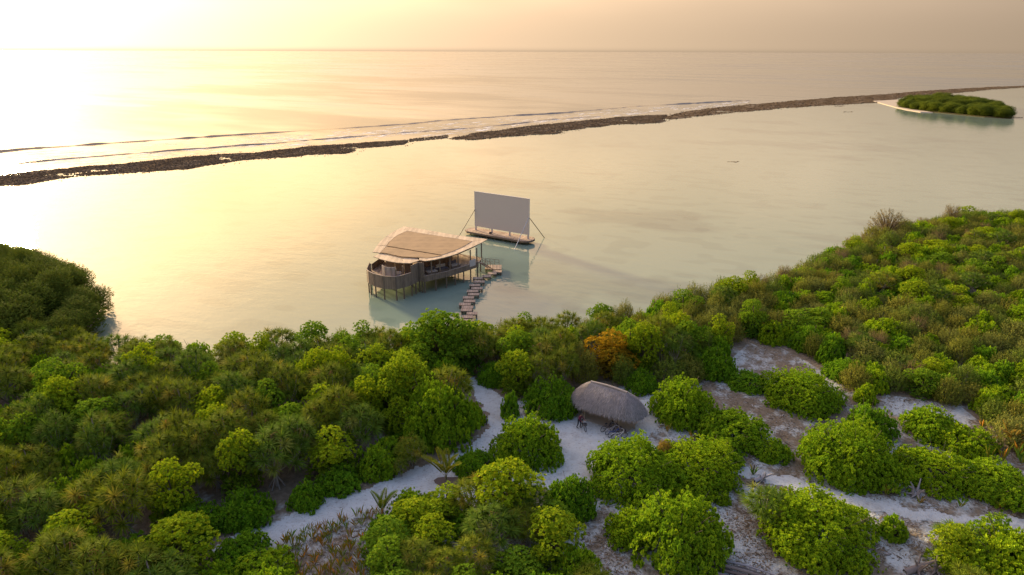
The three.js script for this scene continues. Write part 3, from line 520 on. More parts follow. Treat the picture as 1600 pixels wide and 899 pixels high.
// white water washing between the outer wave and the reef
const wash = [], washCurve = new THREE.CatmullRomCurve3(W1.map(([x, y]) => P(x, y, 0))), washInner = new THREE.CatmullRomCurve3([[-30, 273], [100, 260], [200, 252], [300, 242], [400, 234], [500, 225], [600, 217], [700, 211], [800, 199], [900, 188], [1000, 178], [1100, 170], [1170, 161]].map(([x, y]) => P(x, y, 0)));
for (let k = 0; k < 1700; k++) { const t = rnd(), s = Math.pow(rnd(), 0.6), a = washCurve.getPoint(t), b = washInner.getPoint(t), p = a.lerp(b, 0.1 + 0.88 * s), d = washCurve.getTangent(t); if (noise3.noise(t * 40, s * 2.5, 7) < -0.12) continue; wash.push({ m: mat4(p.x, 0.012 + 0.004 * rnd(), p.z, rr(1.5, 7), 0.02, rr(0.25, 0.9), Math.atan2(-d.z, d.x) + rr(-0.08, 0.08)) }); }
const washGeo = new THREE.CylinderGeometry(0.5, 0.5, 1, 9, 1); { const p = washGeo.attributes.position; for (let i = 0; i < p.count; i++) { const a = Math.atan2(p.getZ(i), p.getX(i)), s = 1 + 0.25 * Math.sin(a * 3 + 1) + 0.15 * Math.sin(a * 5); p.setX(i, p.getX(i) * s); p.setZ(i, p.getZ(i) * s); } washGeo.computeVertexNormals(); }
instanced('surf_foam', washGeo, std(lin(0.72, 0.72, 0.7), 0.9), wash, null, 'white foam streaks washing over the reef edge', 'foam');
{ // islet
  const spit = px2xz([[1366, 158], [1384, 157], [1402, 156], [1425, 162], [1425, 170], [1455, 175.6], [1440, 175.2], [1420, 172], [1404, 168.5], [1386, 163.5]], 0.2), isl = px2xz([[1408, 161], [1440, 158], [1500, 160], [1556, 168], [1580, 180], [1578, 184.6], [1540, 182.4], [1480, 176.8], [1430, 171.6], [1406, 167.2]], 0.3);
  for (const [w, name, h, c] of [[spit, 'sand_spit', 0.35, lin(0.46, 0.40, 0.30)], [isl, 'islet_ground', 0.5, lin(0.07, 0.065, 0.035)]]) {
    const s = new THREE.Shape(w.map(([x, z]) => new THREE.Vector2(x, -z))), g = new THREE.ExtrudeGeometry(s, { depth: h, bevelEnabled: true, bevelSize: 1, bevelThickness: 0.3, bevelSegments: 3, steps: 1 }); g.rotateX(-Math.PI / 2); g.translate(0, -0.28, 0);
    structure(name, g, new THREE.MeshPhysicalMaterial({ color: c, roughness: 0.95, specularIntensity: 0 }));
  }
  const trees = [], core = px2xz([[1408, 162], [1440, 158], [1500, 161], [1555, 168], [1580, 180], [1577, 184.6], [1540, 182.2], [1480, 176.5], [1432, 171.3], [1408, 167]], 0.3);
  const xs = core.map((q) => q[0]), zs = core.map((q) => q[1]);
  for (let k = 0; k < 6000 && trees.length < 190; k++) { const x = rr(Math.min(...xs), Math.max(...xs)), z = rr(Math.min(...zs), Math.max(...zs)); if (!inPoly(x, z, core)) continue; const d = polyDist(x, z, core), s = rr(0.7, 0.95) + 0.2 * sstep(3, 22, d); trees.push({ m: mat4(x, 0.2, z, s * 1.5, s * rr(0.7, 1.1), s * 1.5, rnd() * 6.28), q: rnd() }); }
  instanced('islet_wood', kinds.shoretree[0].crown, leafMat(1.05, 1.05, 0.9), trees, (o) => lin(0.8 + 0.5 * o.q, 0.85 + 0.4 * o.q, 0.9), 'dense low green wood covering the far islet beside the sand spit', 'wood');
}

// ---------------------------------------------------------------- strap plants, palms, driftwood, litter
const STRAP = [[436, 850], [470, 830], [560, 802], [600, 800], [604, 822], [596, 850], [600, 899], [590, 930], [455, 930], [440, 880]];
for (let k = 0, made = 0; k < 4000 && made < 110; k++) {
  const px = rr(425, 612), py = rr(798, 925); if (!inPoly(px, py, STRAP)) continue;
  const edge = polyDist(px, py, STRAP); if (rnd() > (edge < 22 ? 1 : 0.42)) continue;
  const p = P(px, py, 0.8); if (planted.some((q) => q.kind === 'strap' ? Math.hypot(q.x - p.x, q.z - p.z) < 0.42 : Math.hypot(q.x - p.x, q.z - p.z) < q.r * 0.85)) continue;
  plant('strap', p, rr(0.25, 0.42), rr(0.55, 1.15), '', { m: made % 3, zone: py < 850 ? `path-edge row, ${px < 500 ? 'lower' : px < 555 ? 'middle' : 'upper'} stretch` : `shaded sand patch, ${py < 870 ? 'row-side' : py < 893 ? 'middle' : 'bottom'} part`, group: py < 850 ? 'strap plants along the path edge' : 'strap plants on the shaded sand' }); made++;
}
[[1043, 676, 'yellow-green strap plant on the sand between the shelter and the next bush'], [1082, 690, 'orange-tipped strap plant at the foot of the bush beyond the shelter'], [1177, 742, 'orange tuft at the foot of the track marker post'], [1437, 787, 'yellow strap plant in front of the grey stumps'], [1385, 774, 'pale strap plant beside the end of the broad trackside bush'], [1501, 792, 'small strap plant between the bright bush and the track'], [1563, 795, 'orange strap plant at the track edge near the picture edge'], [1502, 832, 'yellowish strap plant on the lower verge of the track']].forEach(([x, y, l]) => plant('strap', P(x, y, 0.8), rr(0.35, 0.5), rr(0.8, 1.3), l));
for (let k = 0; k < 46; k++) { const px = rr(1530, 1640), py = rr(655, 728), p = P(px, py, 0.8); if (planted.some((q) => q.kind !== 'strap' && Math.hypot(q.x - p.x, q.z - p.z) < q.r * 0.8)) continue; plant('strap', p, rr(0.4, 0.7), rr(0.9, 1.9), '', { m: k % 3, zone: `the picture-edge grassy gap, ${py < 690 ? 'far' : 'near'} half`, group: 'strap plants of the grassy gap' }); }
// coconut palms, young: each frond a part with its own leaflets
function frond(mb, a, len, rise, c) {
  const dir = V(Math.cos(a), 0, Math.sin(a)), p = V(0, 0.25, 0), n = 16; let th = rise; const pts = [p.clone()];
  for (let i = 0; i < n; i++) { const d = dir.clone().multiplyScalar(Math.cos(th)).add(V(0, Math.sin(th), 0)); p.addScaledVector(d, len / n); th -= 0.045; pts.push(p.clone()); if (i < 3) continue; const t = i / n, L = len * 0.22 * Math.sin(Math.PI * (0.18 + 0.75 * t)), s = V(-dir.z, 0, dir.x), nn = d.clone().cross(s).normalize();
    for (const q of [-1, 1]) for (let e = 0; e < 2; e++) { const o = s.clone().multiplyScalar(q).addScaledVector(d, 0.55).addScaledVector(up, 0.25).normalize(); leaf(mb, p.clone().addScaledVector(d, e * len / n * 0.5), o, nn, L, 0.07, vary(c, 0.15), 0.25); } }
  return pts;
}
function palm(px, py, hgt, nf, label, c, seedTurn) {
  const at = P(px, py, 0.8), g = thing('coconut_palm', label, 'palm', V(at.x, groundH(at.x, at.z) - 0.02, at.z), seedTurn);
  part('trunk', mergeGeometries([new THREE.CylinderGeometry(0.07, 0.14, 0.7, 8).translate(0, 0.3, 0)]), std(lin(0.2, 0.17, 0.08), 0.9), g);
  for (let i = 0; i < nf; i++) { const mb = new MB(), pts = frond(mb, i * 2.4, hgt * rr(0.85, 1.1), 1.56 - 0.085 * i, c); const f = part('frond', mb.geo(), leafMat(1, 1, 1), g); part('rib', tube(pts, 0.018, 4, 14), std(lin(0.25, 0.22, 0.05), 0.7), f); }
  return g;
}
palm(697, 752, 3.0, 6, 'young coconut palm with golden upright fronds on the path edge', [0.19, 0.22, 0.02], 2.5);
palm(598, 806, 2.1, 4, 'small coconut seedling poking up at the lower edge of the path', [0.16, 0.22, 0.03], 1.2);
palm(1578, 700, 2.4, 5, 'dry young palm in the grassy gap at the picture edge', [0.26, 0.22, 0.05], 0.4);
palm(310, 680, 2.4, 5, 'small pale palm in the dark hollow of the grove', [0.13, 0.18, 0.04], 0.9);
{ const p = P(704, 756, 0.8), s = new THREE.Shape(); for (let i = 0; i < 18; i++) { const a = i / 18 * 6.283, r = 1 + 0.2 * Math.sin(a * 3); i ? s.lineTo(Math.cos(a) * r * 1.3, Math.sin(a) * r * 0.9) : s.moveTo(r * 1.3, 0); } s.closePath();
  const m = structure('bare_soil', new THREE.ExtrudeGeometry(s, { depth: 0.05, bevelEnabled: true, bevelSize: 0.1, bevelThickness: 0.05, bevelSegments: 2 }).rotateX(-Math.PI / 2).translate(p.x, groundH(p.x, p.z) + 0.01, p.z), std(lin(0.10, 0.075, 0.06), 0.95)); m.userData.label = 'patch of dark soil round the foot of the young palm'; }
const driftMats = [lin(0.22, 0.20, 0.19), lin(0.28, 0.265, 0.26), lin(0.17, 0.145, 0.125), lin(0.25, 0.195, 0.16)].map((c) => std(c, 0.9));
function log(L, r, bend) { const pts = []; for (let i = 0; i < 5; i++) pts.push(V((i / 4 - 0.5) * L, bend * Math.sin(i / 4 * 3.14) + 0.03 * rr(-1, 1), 0.1 * rr(-1, 1))); const g = new THREE.TubeGeometry(new THREE.CatmullRomCurve3(pts), 14, r, 7, false), p = g.attributes.position; for (let i = 0; i < p.count; i++) { const t = (p.getX(i) / L + 0.5), c = pts[Math.min(4, Math.max(0, Math.round(t * 4)))], s = (1.05 - 0.5 * t) * (1 + 0.18 * noise3.noise(p.getX(i) * 3, p.getY(i) * 14, p.getZ(i) * 14)); p.setY(i, c.y + (p.getY(i) - c.y) * s); p.setZ(i, p.getZ(i) * s); } g.computeVertexNormals(); return g; }
{ const lay = [[1108, 879, 3.2, 0.10, 'grey split log lying uppermost on the driftwood heap'], [1125, 884, 4.6, 0.13, 'long pale trunk at the back of the driftwood heap'], [1142, 889, 5.2, 0.15, 'brownish weathered trunk across the middle of the driftwood heap'], [1150, 896, 5.4, 0.13, 'long grey pole at the front of the driftwood heap'], [1120, 896, 3.4, 0.12, 'dark short log under the front pole of the driftwood heap'], [1170, 887, 3.6, 0.09, 'thin reddish branch at the outer end of the driftwood heap'], [1178, 893, 3.0, 0.10, 'bleached branch at the tip of the driftwood heap'], [1135, 902, 4.4, 0.14, 'grey log at the very front of the driftwood heap, on the bottom edge']];
  lay.forEach(([x, y, L, r, l], i) => { const p = P(x, y, 1.0 + (i % 3) * 0.1), m = shade(new THREE.Mesh(log(L, r, rr(0, 0.12)), driftMats[i % 4])); m.name = numbered('driftwood_log'); m.position.set(p.x, groundH(p.x, p.z) + r + (i % 3) * 0.16, p.z); m.rotation.y = -0.36 + rr(-0.09, 0.09); m.rotation.z = rr(-0.05, 0.03); tag(m, l, 'log', 'driftwood logs of the heap'); scene.add(m); });
  const taper = (pts, r) => { const g = new THREE.TubeGeometry(new THREE.CatmullRomCurve3(pts), 9, r, 6, false), p = g.attributes.position, q = new THREE.CatmullRomCurve3(pts); for (let i = 0; i < p.count; i++) { const t = Math.floor(i / 7) / 9, c = q.getPoint(t), f = (1.15 - 0.8 * t) * (1 + 0.25 * noise3.noise(p.getX(i) * 9, p.getY(i) * 9, p.getZ(i) * 9)); p.setXYZ(i, c.x + (p.getX(i) - c.x) * f, c.y + (p.getY(i) - c.y) * f, c.z + (p.getZ(i) - c.z) * f); } g.computeVertexNormals(); return g; };
  const stump = (x, y, s, l, n, lie) => { const p = P(x, y, 0.8), gs = lie ? [taper([V(-0.6, 0.05, 0.1), V(-0.1, 0.22, 0), V(0.4, 0.42, -0.05), V(0.8, 0.62, -0.05)].map((v) => v.multiplyScalar(s)), 0.16 * s)] : []; for (let k = 0; k < n + 2; k++) { const a = k * 2.1 + s * 5, w = rr(0.15, 0.6) * s; gs.push(taper([V(0.12 * Math.cos(a), -0.05, 0.12 * Math.sin(a)).multiplyScalar(s), V(Math.cos(a) * w * 0.35, 0.25 * s, Math.sin(a) * w * 0.35), V(Math.cos(a) * w * 0.5 + 0.05, 0.5 * s, Math.sin(a) * w * 0.6), V(Math.cos(a) * w, rr(0.5, 1.05) * s, Math.sin(a) * w)], 0.085 * s)); } for (let k = 0; k < 7; k++) { const a = k * 0.95 + s, w = rr(0.35, 0.75) * s; gs.push(taper([V(0, 0.2 * s, 0), V(Math.cos(a) * 0.2 * s, 0.14 * s, Math.sin(a) * 0.2 * s), V(Math.cos(a + 0.3) * w, -0.04, Math.sin(a + 0.3) * w)], 0.07 * s)); }
    const m = shade(new THREE.Mesh(mergeGeometries(gs), driftMats[n % 4])); m.name = numbered('tree_stump'); m.position.set(p.x, groundH(p.x, p.z), p.z); tag(m, l, 'stump'); scene.add(m); };
  stump(1431, 776, 1.5, 'grey many-pronged stump under the bright bush beside the track', 5); stump(1459, 772, 1.25, 'smaller pale stump with two upright prongs beside the many-pronged one', 3); stump(1190, 752, 1.1, 'grey leaning log stub at the lower edge of the side track', 1, true); stump(1432, 893, 1.5, 'pinkish grey driftwood root lying near the bottom edge', 2, true); stump(1462, 894, 1.4, 'pale forked driftwood stump near the bottom corner bush', 4);
  const near = (p) => (cell.get(cellKey(p.x, p.z)) || []).some((q) => Math.hypot(q.x - p.x, q.z - p.z) < q.r * 0.95);
  const litter = [], lg = new THREE.BoxGeometry(1, 0.16, 0.2); lg.attributes.position.setY(0, 0.2);
  for (let k = 0; k < 200000 && litter.length < 70000; k++) { const px = rr(420, 1620), py = rr(540, 930), p = P(px, py, 0.8); if (!(inPoly(px, py, MANUAL) || openW.some((w) => inPoly(p.x, p.z, w)))) continue; const path = [pathMainW, pathSideW].some((w) => inPoly(p.x, p.z, w)); if (path ? rnd() > 0.035 : noise3.noise(p.x * 0.35, 4, p.z * 0.35) + 0.6 * noise3.noise(p.x * 1.1, 9, p.z * 1.1) + (near(p) ? 0.8 : 0) < rr(-0.35, 0.35)) continue; const s = rr(0.05, path ? 0.1 : 0.22) * (rnd() > 0.97 ? 2.2 : 1); litter.push({ m: mat4(p.x, groundH(p.x, p.z) + 0.035, p.z, s, s * 0.3, s * rr(0.25, 1.6), rnd() * 6.28, rr(-0.25, 0.25)), q: rnd() }); }
  instanced('leaf_litter', lg, std(lin(1, 1, 1), 0.95), litter, (o) => o.q > 0.8 ? lin(0.34, 0.31, 0.28) : o.q > 0.5 ? lin(0.20, 0.14, 0.07) : lin(0.10, 0.072, 0.04), 'dry leaves, twigs and wood scraps scattered over the sand', 'litter');
}
// two dark marker posts of the paths
for (const [x, y, l] of [[760, 664, 'thin dark lamp post on the path towards the jetty'], [1177, 742, 'short dark marker post beside the side track']]) { const p = P(x, y, 0.8), g = thing('path_light', l, 'path light', V(p.x, groundH(p.x, p.z), p.z)); part('post', new THREE.CylinderGeometry(0.045, 0.05, 0.95, 10).translate(0, 0.45, 0), std(lin(0.03, 0.03, 0.035), 0.5), g); part('lamp_head', mergeGeometries([new THREE.CylinderGeometry(0.09, 0.09, 0.03, 12).translate(0, 1.05, 0), new THREE.CylinderGeometry(0.06, 0.06, 0.11, 12).translate(0, 0.98, 0)]), std(lin(0.05, 0.05, 0.05), 0.4), g); }

// ---------------------------------------------------------------- overwater pavilion
const grain = (base, spread, n, along) => colorTexture(512, 512, (u, v) => { const [a, b] = along ? [v, u] : [u, v], p = Math.floor(a * n), k = 0.80 + 0.4 * ((Math.sin(p * 91.7) * 43758.5) % 1 + 1) % 1 * spread + 0.25 * (tn[p % 5](b * 14, a * n * 5, 14, n * 5) - 0.5) + 0.3 * (tn[4](u * 5, v * 5, 5) - 0.5); return base.map((c) => c * k); });
const deckMat = new THREE.MeshStandardMaterial({ map: grain([0.30, 0.225, 0.155], 1, 12), roughness: 0.85 });
const wallWood = new THREE.MeshStandardMaterial({ map: grain([0.165, 0.13, 0.098], 1, 14), roughness: 0.85 });
const pileMat = std(lin(0.16, 0.125, 0.095), 0.9), beamMat = std(lin(0.20, 0.15, 0.105), 0.85), paleWood = std(lin(0.34, 0.27, 0.20), 0.8);
const shingleMat = new THREE.MeshStandardMaterial({ map: grain([0.20, 0.134, 0.07], 1.2, 26, true), roughness: 0.9 }), roofPale = new THREE.MeshStandardMaterial({ map: grain([0.44, 0.35, 0.23], 0.5, 9), roughness: 0.6 });
const rubber = std(lin(0.02, 0.02, 0.022), 0.8), steel = std(lin(0.45, 0.45, 0.46), 0.35, { metalness: 0.8 }), cushion = std(lin(0.45, 0.40, 0.33), 0.95), darkCushion = std(lin(0.10, 0.09, 0.10), 0.95);
function slab(outline, base, y0, y1, uvScale = 1) {                  // outline: world [x, z]; result local to base
  const s = new THREE.Shape(outline.map(([x, z]) => new THREE.Vector2(x - base.x, -(z - base.z)))), g = new THREE.ExtrudeGeometry(s, { depth: y1 - y0 - 0.04, bevelEnabled: true, bevelSize: 0.015, bevelThickness: 0.02, bevelSegments: 1, steps: 1 });
  g.rotateX(-Math.PI / 2); g.translate(0, y0 - base.y + 0.02, 0); const p = g.attributes.position, uv = g.attributes.uv; for (let i = 0; i < p.count; i++) uv.setXY(i, p.getX(i) * uvScale * 0.25, p.getZ(i) * uvScale * 0.25); return g;
}
{
  const base = V(-14.5, 0, -111), g = thing('overwater_pavilion', 'timber pavilion on stilts with a broad fan-shaped roof standing in the lagoon', 'pavilion', base);
  const loc = (x, y, z) => V(x - base.x, y, z - base.z);
  const front = px2xz([[573.8, 439.3], [577, 442.6], [584.8, 446.4], [598.6, 450.3], [618, 451.7], [630, 449], [642.8, 444.8], [655, 438.6], [663.4, 440], [698, 432.4], [725.5, 424], [747.6, 416.6]], 2.0);
  const back = [[-5.4, -115.6], [-9.7, -118.4], [-14.7, -121.4], [-19.4, -124.4], [-21.2, -119], [-22.2, -113], [-23.6, -108]];
  const inset = (l, k) => l.map(([x, z]) => [lerp(x, -14.5, k), lerp(z, -111, k)]);
  part('deck', slab([...inset(front, 0.012), ...back], base, 2.32, 2.5), deckMat, g);
  part('deck_beam', slab(inset([...front, ...back], 0.06), base, 2.0, 2.3), beamMat, g);
  function panels(line, y0, y1, w, name, mat, th = 0.09) {
    for (let i = 1; i < line.length; i++) { const [ax, az] = line[i - 1], [bx, bz] = line[i], L = Math.hypot(bx - ax, bz - az), n = Math.max(1, Math.round(L / w)), a = Math.atan2(-(bz - az), bx - ax);
      for (let k = 0; k < n; k++) { const t = (k + 0.5) / n, b = box(L / n - 0.035, y1 - y0, th, 0, 0, 0); const uv = b.attributes.uv; for (let q = 0; q < uv.count; q++) uv.setXY(q, uv.getX(q) * 0.9 + k * 0.31, uv.getY(q) * 0.9 + i * 0.17); b.rotateY(a); part(name, b.translate(lerp(ax, bx, t) - base.x, (y0 + y1) / 2, lerp(az, bz, t) - base.z), mat, g); } }
  }
  panels(front.slice(0, 7), 1.88, 3.95, 1.7, 'parapet_panel', wallWood);
  panels(front.slice(6, 8), 1.9, 5.1, 1.3, 'wall_panel', wallWood);
  panels(front.slice(7, 9), 1.9, 5.1, 1.3, 'wall_panel', wallWood, 0.10);
  panels(front.slice(8), 1.92, 2.85, 1.9, 'skirt_panel', wallWood);
  panels([[-23.6, -108], front[0]], 1.9, 3.95, 1.7, 'parapet_panel', wallWood);
  panels([[-22.2, -113], [-23.3, -108.2]], 1.9, 3.6, 1.7, 'parapet_panel', wallWood);
  const rail = (line, y, name) => part(name, mergeGeometries(line.slice(1).map(([x, z], i) => { const L = Math.hypot(x - line[i][0], z - line[i][1]); return box(L, 0.06, 0.16).rotateY(Math.atan2(-(z - line[i][1]), x - line[i][0])).translate((x + line[i][0]) / 2 - base.x, y, (z + line[i][1]) / 2 - base.z); })), paleWood, g);
  rail(front.slice(0, 7), 3.99, 'handrail'); rail(front.slice(8), 2.89, 'handrail');
  const curve = px2xz([[594, 428], [600, 431.5], [608, 432.5], [616, 431.5]], 3.9).map(([x, z]) => [x + 0.15, z - 0.9]);
  panels(curve, 2.5, 5.1, 0.9, 'curved_wall_panel', new THREE.MeshStandardMaterial({ map: grain([0.33, 0.29, 0.26], 0.6, 12), roughness: 0.85 }));
  panels([[-20.5, -106], [-16.2, -106.4]], 2.5, 5.1, 1.4, 'inner_wall_panel', beamMat);
  panels([[-15.2, -104.8], [-15.6, -109.5], [-12.5, -112.2], [-10.4, -113.2]], 2.5, 5.1, 1.5, 'inner_wall_panel', new THREE.MeshStandardMaterial({ map: grain([0.30, 0.19, 0.11], 0.8, 12), roughness: 0.85 }));
  panels([[-20.9, -119], [-19.2, -123.8], [-14.9, -121]], 2.5, 5.1, 1.8, 'back_wall_panel', wallWood);
  for (const [x, z, h] of [...px2xz([[659.3, 431.7], [674.5, 428.4], [687.6, 425.6], [703.4, 421.3], [716, 417.5], [735, 411.2], [745, 407.8]], 2.85).map((p) => [...p, 5.2]), ...back.slice(0, 6).map((p) => [...p, 5.2]), [front[1][0] + 0.3, front[1][1] - 0.4, 5.15], [front[4][0] + 0.1, front[4][1] - 0.5, 5.1], [-19.9, -102, 5.1], [-17.2, -102.3, 5.1]]) part('post', box(0.2, h - 2.5, 0.2, x - base.x, (h + 2.5) / 2, z - base.z), beamMat, g);
  const piles = []; for (let i = 0; i < front.length; i++) { piles.push(front[i]); if (i > 6) piles.push([(front[i][0] + front[i - 1][0]) / 2, (front[i][1] + front[i - 1][1]) / 2]); } back.forEach((p) => piles.push(p)); piles.push([-20, -106], [-16.5, -107], [-19, -112], [-13, -110], [-16, -116], [-10.5, -114], [-23.4, -106]);
  for (const [x, z] of piles) part('pile', new THREE.CylinderGeometry(0.11, 0.12, 3.0, 9).translate(lerp(x, -14.5, 0.02) - base.x, 0.6, lerp(z, -111, 0.02) - base.z), pileMat, g);
  const R = (l, h) => px2xz(l, h), roof = (name, l, h, mat, th = 0.12, s = 1) => { const c = l.reduce((a, p) => [a[0] + p[0] / l.length, a[1] + p[1] / l.length], [0, 0]), w = R(l.map(([x, y]) => [lerp(x, c[0], 0.006), lerp(y, c[1], 0.012)]), h); return part(name, slab(w, base, h - th, h, s), mat, g); };
  const field = [[603.9, 384.2], [608.5, 377.8], [615, 372], [624, 366], [636, 360.9], [667.5, 366.2], [711.7, 372.8], [737.5, 377.3], [724, 385.5], [709, 392.2], [690.5, 398.6]];
  roof('roof_field', field, 5.36, shingleMat, 0.16);
  roof('roof_field', [[603.5, 385.2], [690, 399.6], [678, 401.9], [667.6, 403.2], [655.2, 402.4], [628, 401.2], [601, 395.2], [594, 394.6]], 5.36, shingleMat, 0.16);
  for (const q of [[[582, 393.8], [589, 383.9], [603.6, 384.6], [593.5, 395.3]], [[589, 383.7], [595, 376.8], [602.8, 370.3], [615, 371.8], [608.3, 377.6], [603.6, 384]], [[602.8, 370], [616, 361], [631.7, 353.8], [642.8, 355.4], [636, 360.8], [624, 365.8], [615, 371.7]], [[643, 355.4], [676.6, 361.4], [667.5, 366.1], [636.2, 360.8]], [[676.9, 361.4], [717.2, 368.3], [711.7, 372.7], [667.8, 366.1]], [[717.5, 368.3], [761.4, 373.8], [737.9, 377.2], [712, 372.7]], [[761.4, 374], [750, 380.4], [739.3, 385.5], [717.4, 395], [709.2, 392.3], [724, 385.4], [737.9, 377.4]], [[717, 395.3], [706, 399.2], [695.4, 402], [690.4, 398.9], [709, 392.5]], [[695, 402.2], [680, 405.6], [664.8, 407.9], [664, 403.4], [678, 401.6], [690, 399.2]], [[664.4, 407.9], [655.2, 406.4], [655.2, 402.7], [663.6, 403.4]]]) roof('roof_panel', q, 5.30, roofPale);
  for (const q of [[[655, 407], [648, 409.2], [641.4, 411.2], [630, 411], [629, 403], [652, 404]], [[629.6, 411], [619.3, 410.4], [606, 408], [594.5, 404.9], [583.4, 401], [593.1, 396], [602, 397], [628.6, 403]]]) roof('roof_panel', q, 5.14, roofPale);
  part('fascia', mergeGeometries((() => { const l = R([[760, 374.6], [739.3, 386.6], [717.2, 396.3], [695.2, 403.2], [665, 409]], 5.1), o = []; for (let i = 1; i < l.length; i++) { const L = Math.hypot(l[i][0] - l[i - 1][0], l[i][1] - l[i - 1][1]); o.push(box(L, 0.2, 0.07).rotateY(Math.atan2(-(l[i][1] - l[i - 1][1]), l[i][0] - l[i - 1][0])).translate((l[i][0] + l[i - 1][0]) / 2 - base.x, 5.05, (l[i][1] + l[i - 1][1]) / 2 - base.z - 0.25)); } return o; })()), beamMat, g);
  part('wall_sign', box(1.5, 1.15, 0.06).rotateY(Math.atan2(2.7, 2.2)).translate(-6.7 - base.x, 3.0, -110.9 - base.z), std(lin(0.5, 0.48, 0.46), 0.8), g);
  [[-13.2, -106.6, 0.6, 'low day bed with pale cushions at the open front of the pavilion', 0], [-11.6, -108.2, 0.7, 'day bed with dark cushions in the middle of the pavilion front', 1], [-9.8, -110.2, 0.8, 'pale day bed near the stair end of the pavilion', 0], [-18.6, -103.9, 0.2, 'dark seat inside the parapet bay of the pavilion', 1]].forEach(([x, z, a, l, d]) => { const b = thing('day_bed', l, 'day bed', V(x, 2.5, z), a); part('frame', box(1.9, 0.28, 1.2, 0, 0.16, 0), beamMat, b); part('mattress', box(1.8, 0.2, 1.1, 0, 0.41, 0, 0.06), d ? darkCushion : cushion, b); part('backrest', box(1.8, 0.55, 0.2, 0, 0.72, -0.5, 0.06), d ? cushion : darkCushion, b); });
  // ---- stair and stepping jetty
  const jp = (x, y, h) => P(x, y, h), j = thing('stepping_jetty', 'zigzag jetty of square timber steps leading to the shore from the pavilion stair', 'jetty', V(jp(748, 440, 0.6).x, 0, jp(748, 440, 0.6).z)), jo = j.position;
  const blocks = [[771, 417.5, 2.9, 2.7], [777, 424, 1.6, 1.2], [769, 427, 1.55, 1.25], [760.5, 431.3, 1.5, 1.25], [749, 434.7, 1.7, 1.08], [746, 440, 1.9, 1.08], [744.5, 445.4, 1.8, 1.08], [742.8, 450.4, 1.85, 1.08], [741, 454.8, 1.85, 1.08], [737.4, 459.8, 1.8, 1.08], [734.5, 464.8, 1.75, 1.08], [731, 470.3, 1.8, 1.08], [729, 475.2, 1.8, 1.08], [728, 479.8, 1.75, 1.08], [731.5, 484.2, 1.7, 1.08], [735, 489.6, 1.6, 1.1], [733, 495, 1.6, 1.1], [730, 501, 1.6, 1.1], [728, 507, 1.6, 1.1]];
  blocks.forEach(([x, y, w, d], i) => { const p = jp(x + (i > 3 ? (i % 2 ? 2.6 : -2.6) : 0), y, 0.62), n = Math.round(d / 0.21), s = part('step_platform', box(w - 0.06, 0.14, d - 0.06, p.x - jo.x, 0.5, p.z - jo.z), pileMat, j); for (let k = 0; k < n; k++) { const b = part('plank', box(w, 0.05, d / n - 0.018, p.x - jo.x, 0.6, p.z - jo.z + (k + 0.5) * d / n - d / 2), deckMat, s); } part('pile', mergeGeometries([-1, 1].flatMap((a) => [-1, 1].map((b) => new THREE.CylinderGeometry(0.1, 0.1, 1.2, 8).translate(p.x - jo.x + a * (w / 2 - 0.16), -0.15, p.z - jo.z + b * (d / 2 - 0.16))))), pileMat, s).userData.kind = 'stuff'; });
  const st = thing('stair', 'short timber stair with railings down from the pavilion to the jetty', 'stair', V(-5.3, 0, -113.2), 0), a0 = V(-5.6, 2.45, -113.2), a1 = V(-3.9, 0.75, -115.0), dirS = a1.clone().sub(a0), sideS = V(dirS.z, 0, -dirS.x).normalize();
  for (let k = 0; k < 7; k++) { const p = a0.clone().addScaledVector(dirS, (k + 0.5) / 7); part('tread', box(0.34, 0.05, 1.3).rotateY(Math.atan2(-dirS.z, dirS.x)).translate(p.x + 5.3, p.y, p.z + 113.2), deckMat, st); }
  for (const q of [-1, 1]) { const L = (v) => V(v.x + 5.3, v.y, v.z + 113.2), o = sideS.clone().multiplyScalar(0.7 * q); part('stringer', rod(L(a0.clone().add(o)), L(a1.clone().add(o)), 0.07), beamMat, st); part('railing', mergeGeometries([rod(L(a0.clone().add(o).add(V(0, 0.95, 0))), L(a1.clone().add(o).add(V(0, 0.95, 0))), 0.035), ...[0, 0.25, 0.5, 0.75, 1].map((t) => { const p = a0.clone().addScaledVector(dirS, t).add(o); return rod(L(p), L(p.clone().add(V(0, 0.97, 0))), 0.035); })]), paleWood, st); }
  const p0 = jp(766, 413, 0.65), rl = thing('landing_railing', 'thin dark railing along the far side of the jetty landing', 'railing', V(p0.x, 0.62, p0.z)); part('frame', mergeGeometries([rod(V(-0.9, 1, -0.4), V(1.6, 1, 0.5), 0.03), rod(V(-0.9, 0.5, -0.4), V(1.6, 0.5, 0.5), 0.02), ...[0, 0.33, 0.66, 1].map((t) => rod(V(-0.9 + 2.5 * t, 0, -0.4 + 0.9 * t), V(-0.9 + 2.5 * t, 1, -0.4 + 0.9 * t), 0.03))]), beamMat, rl);
}
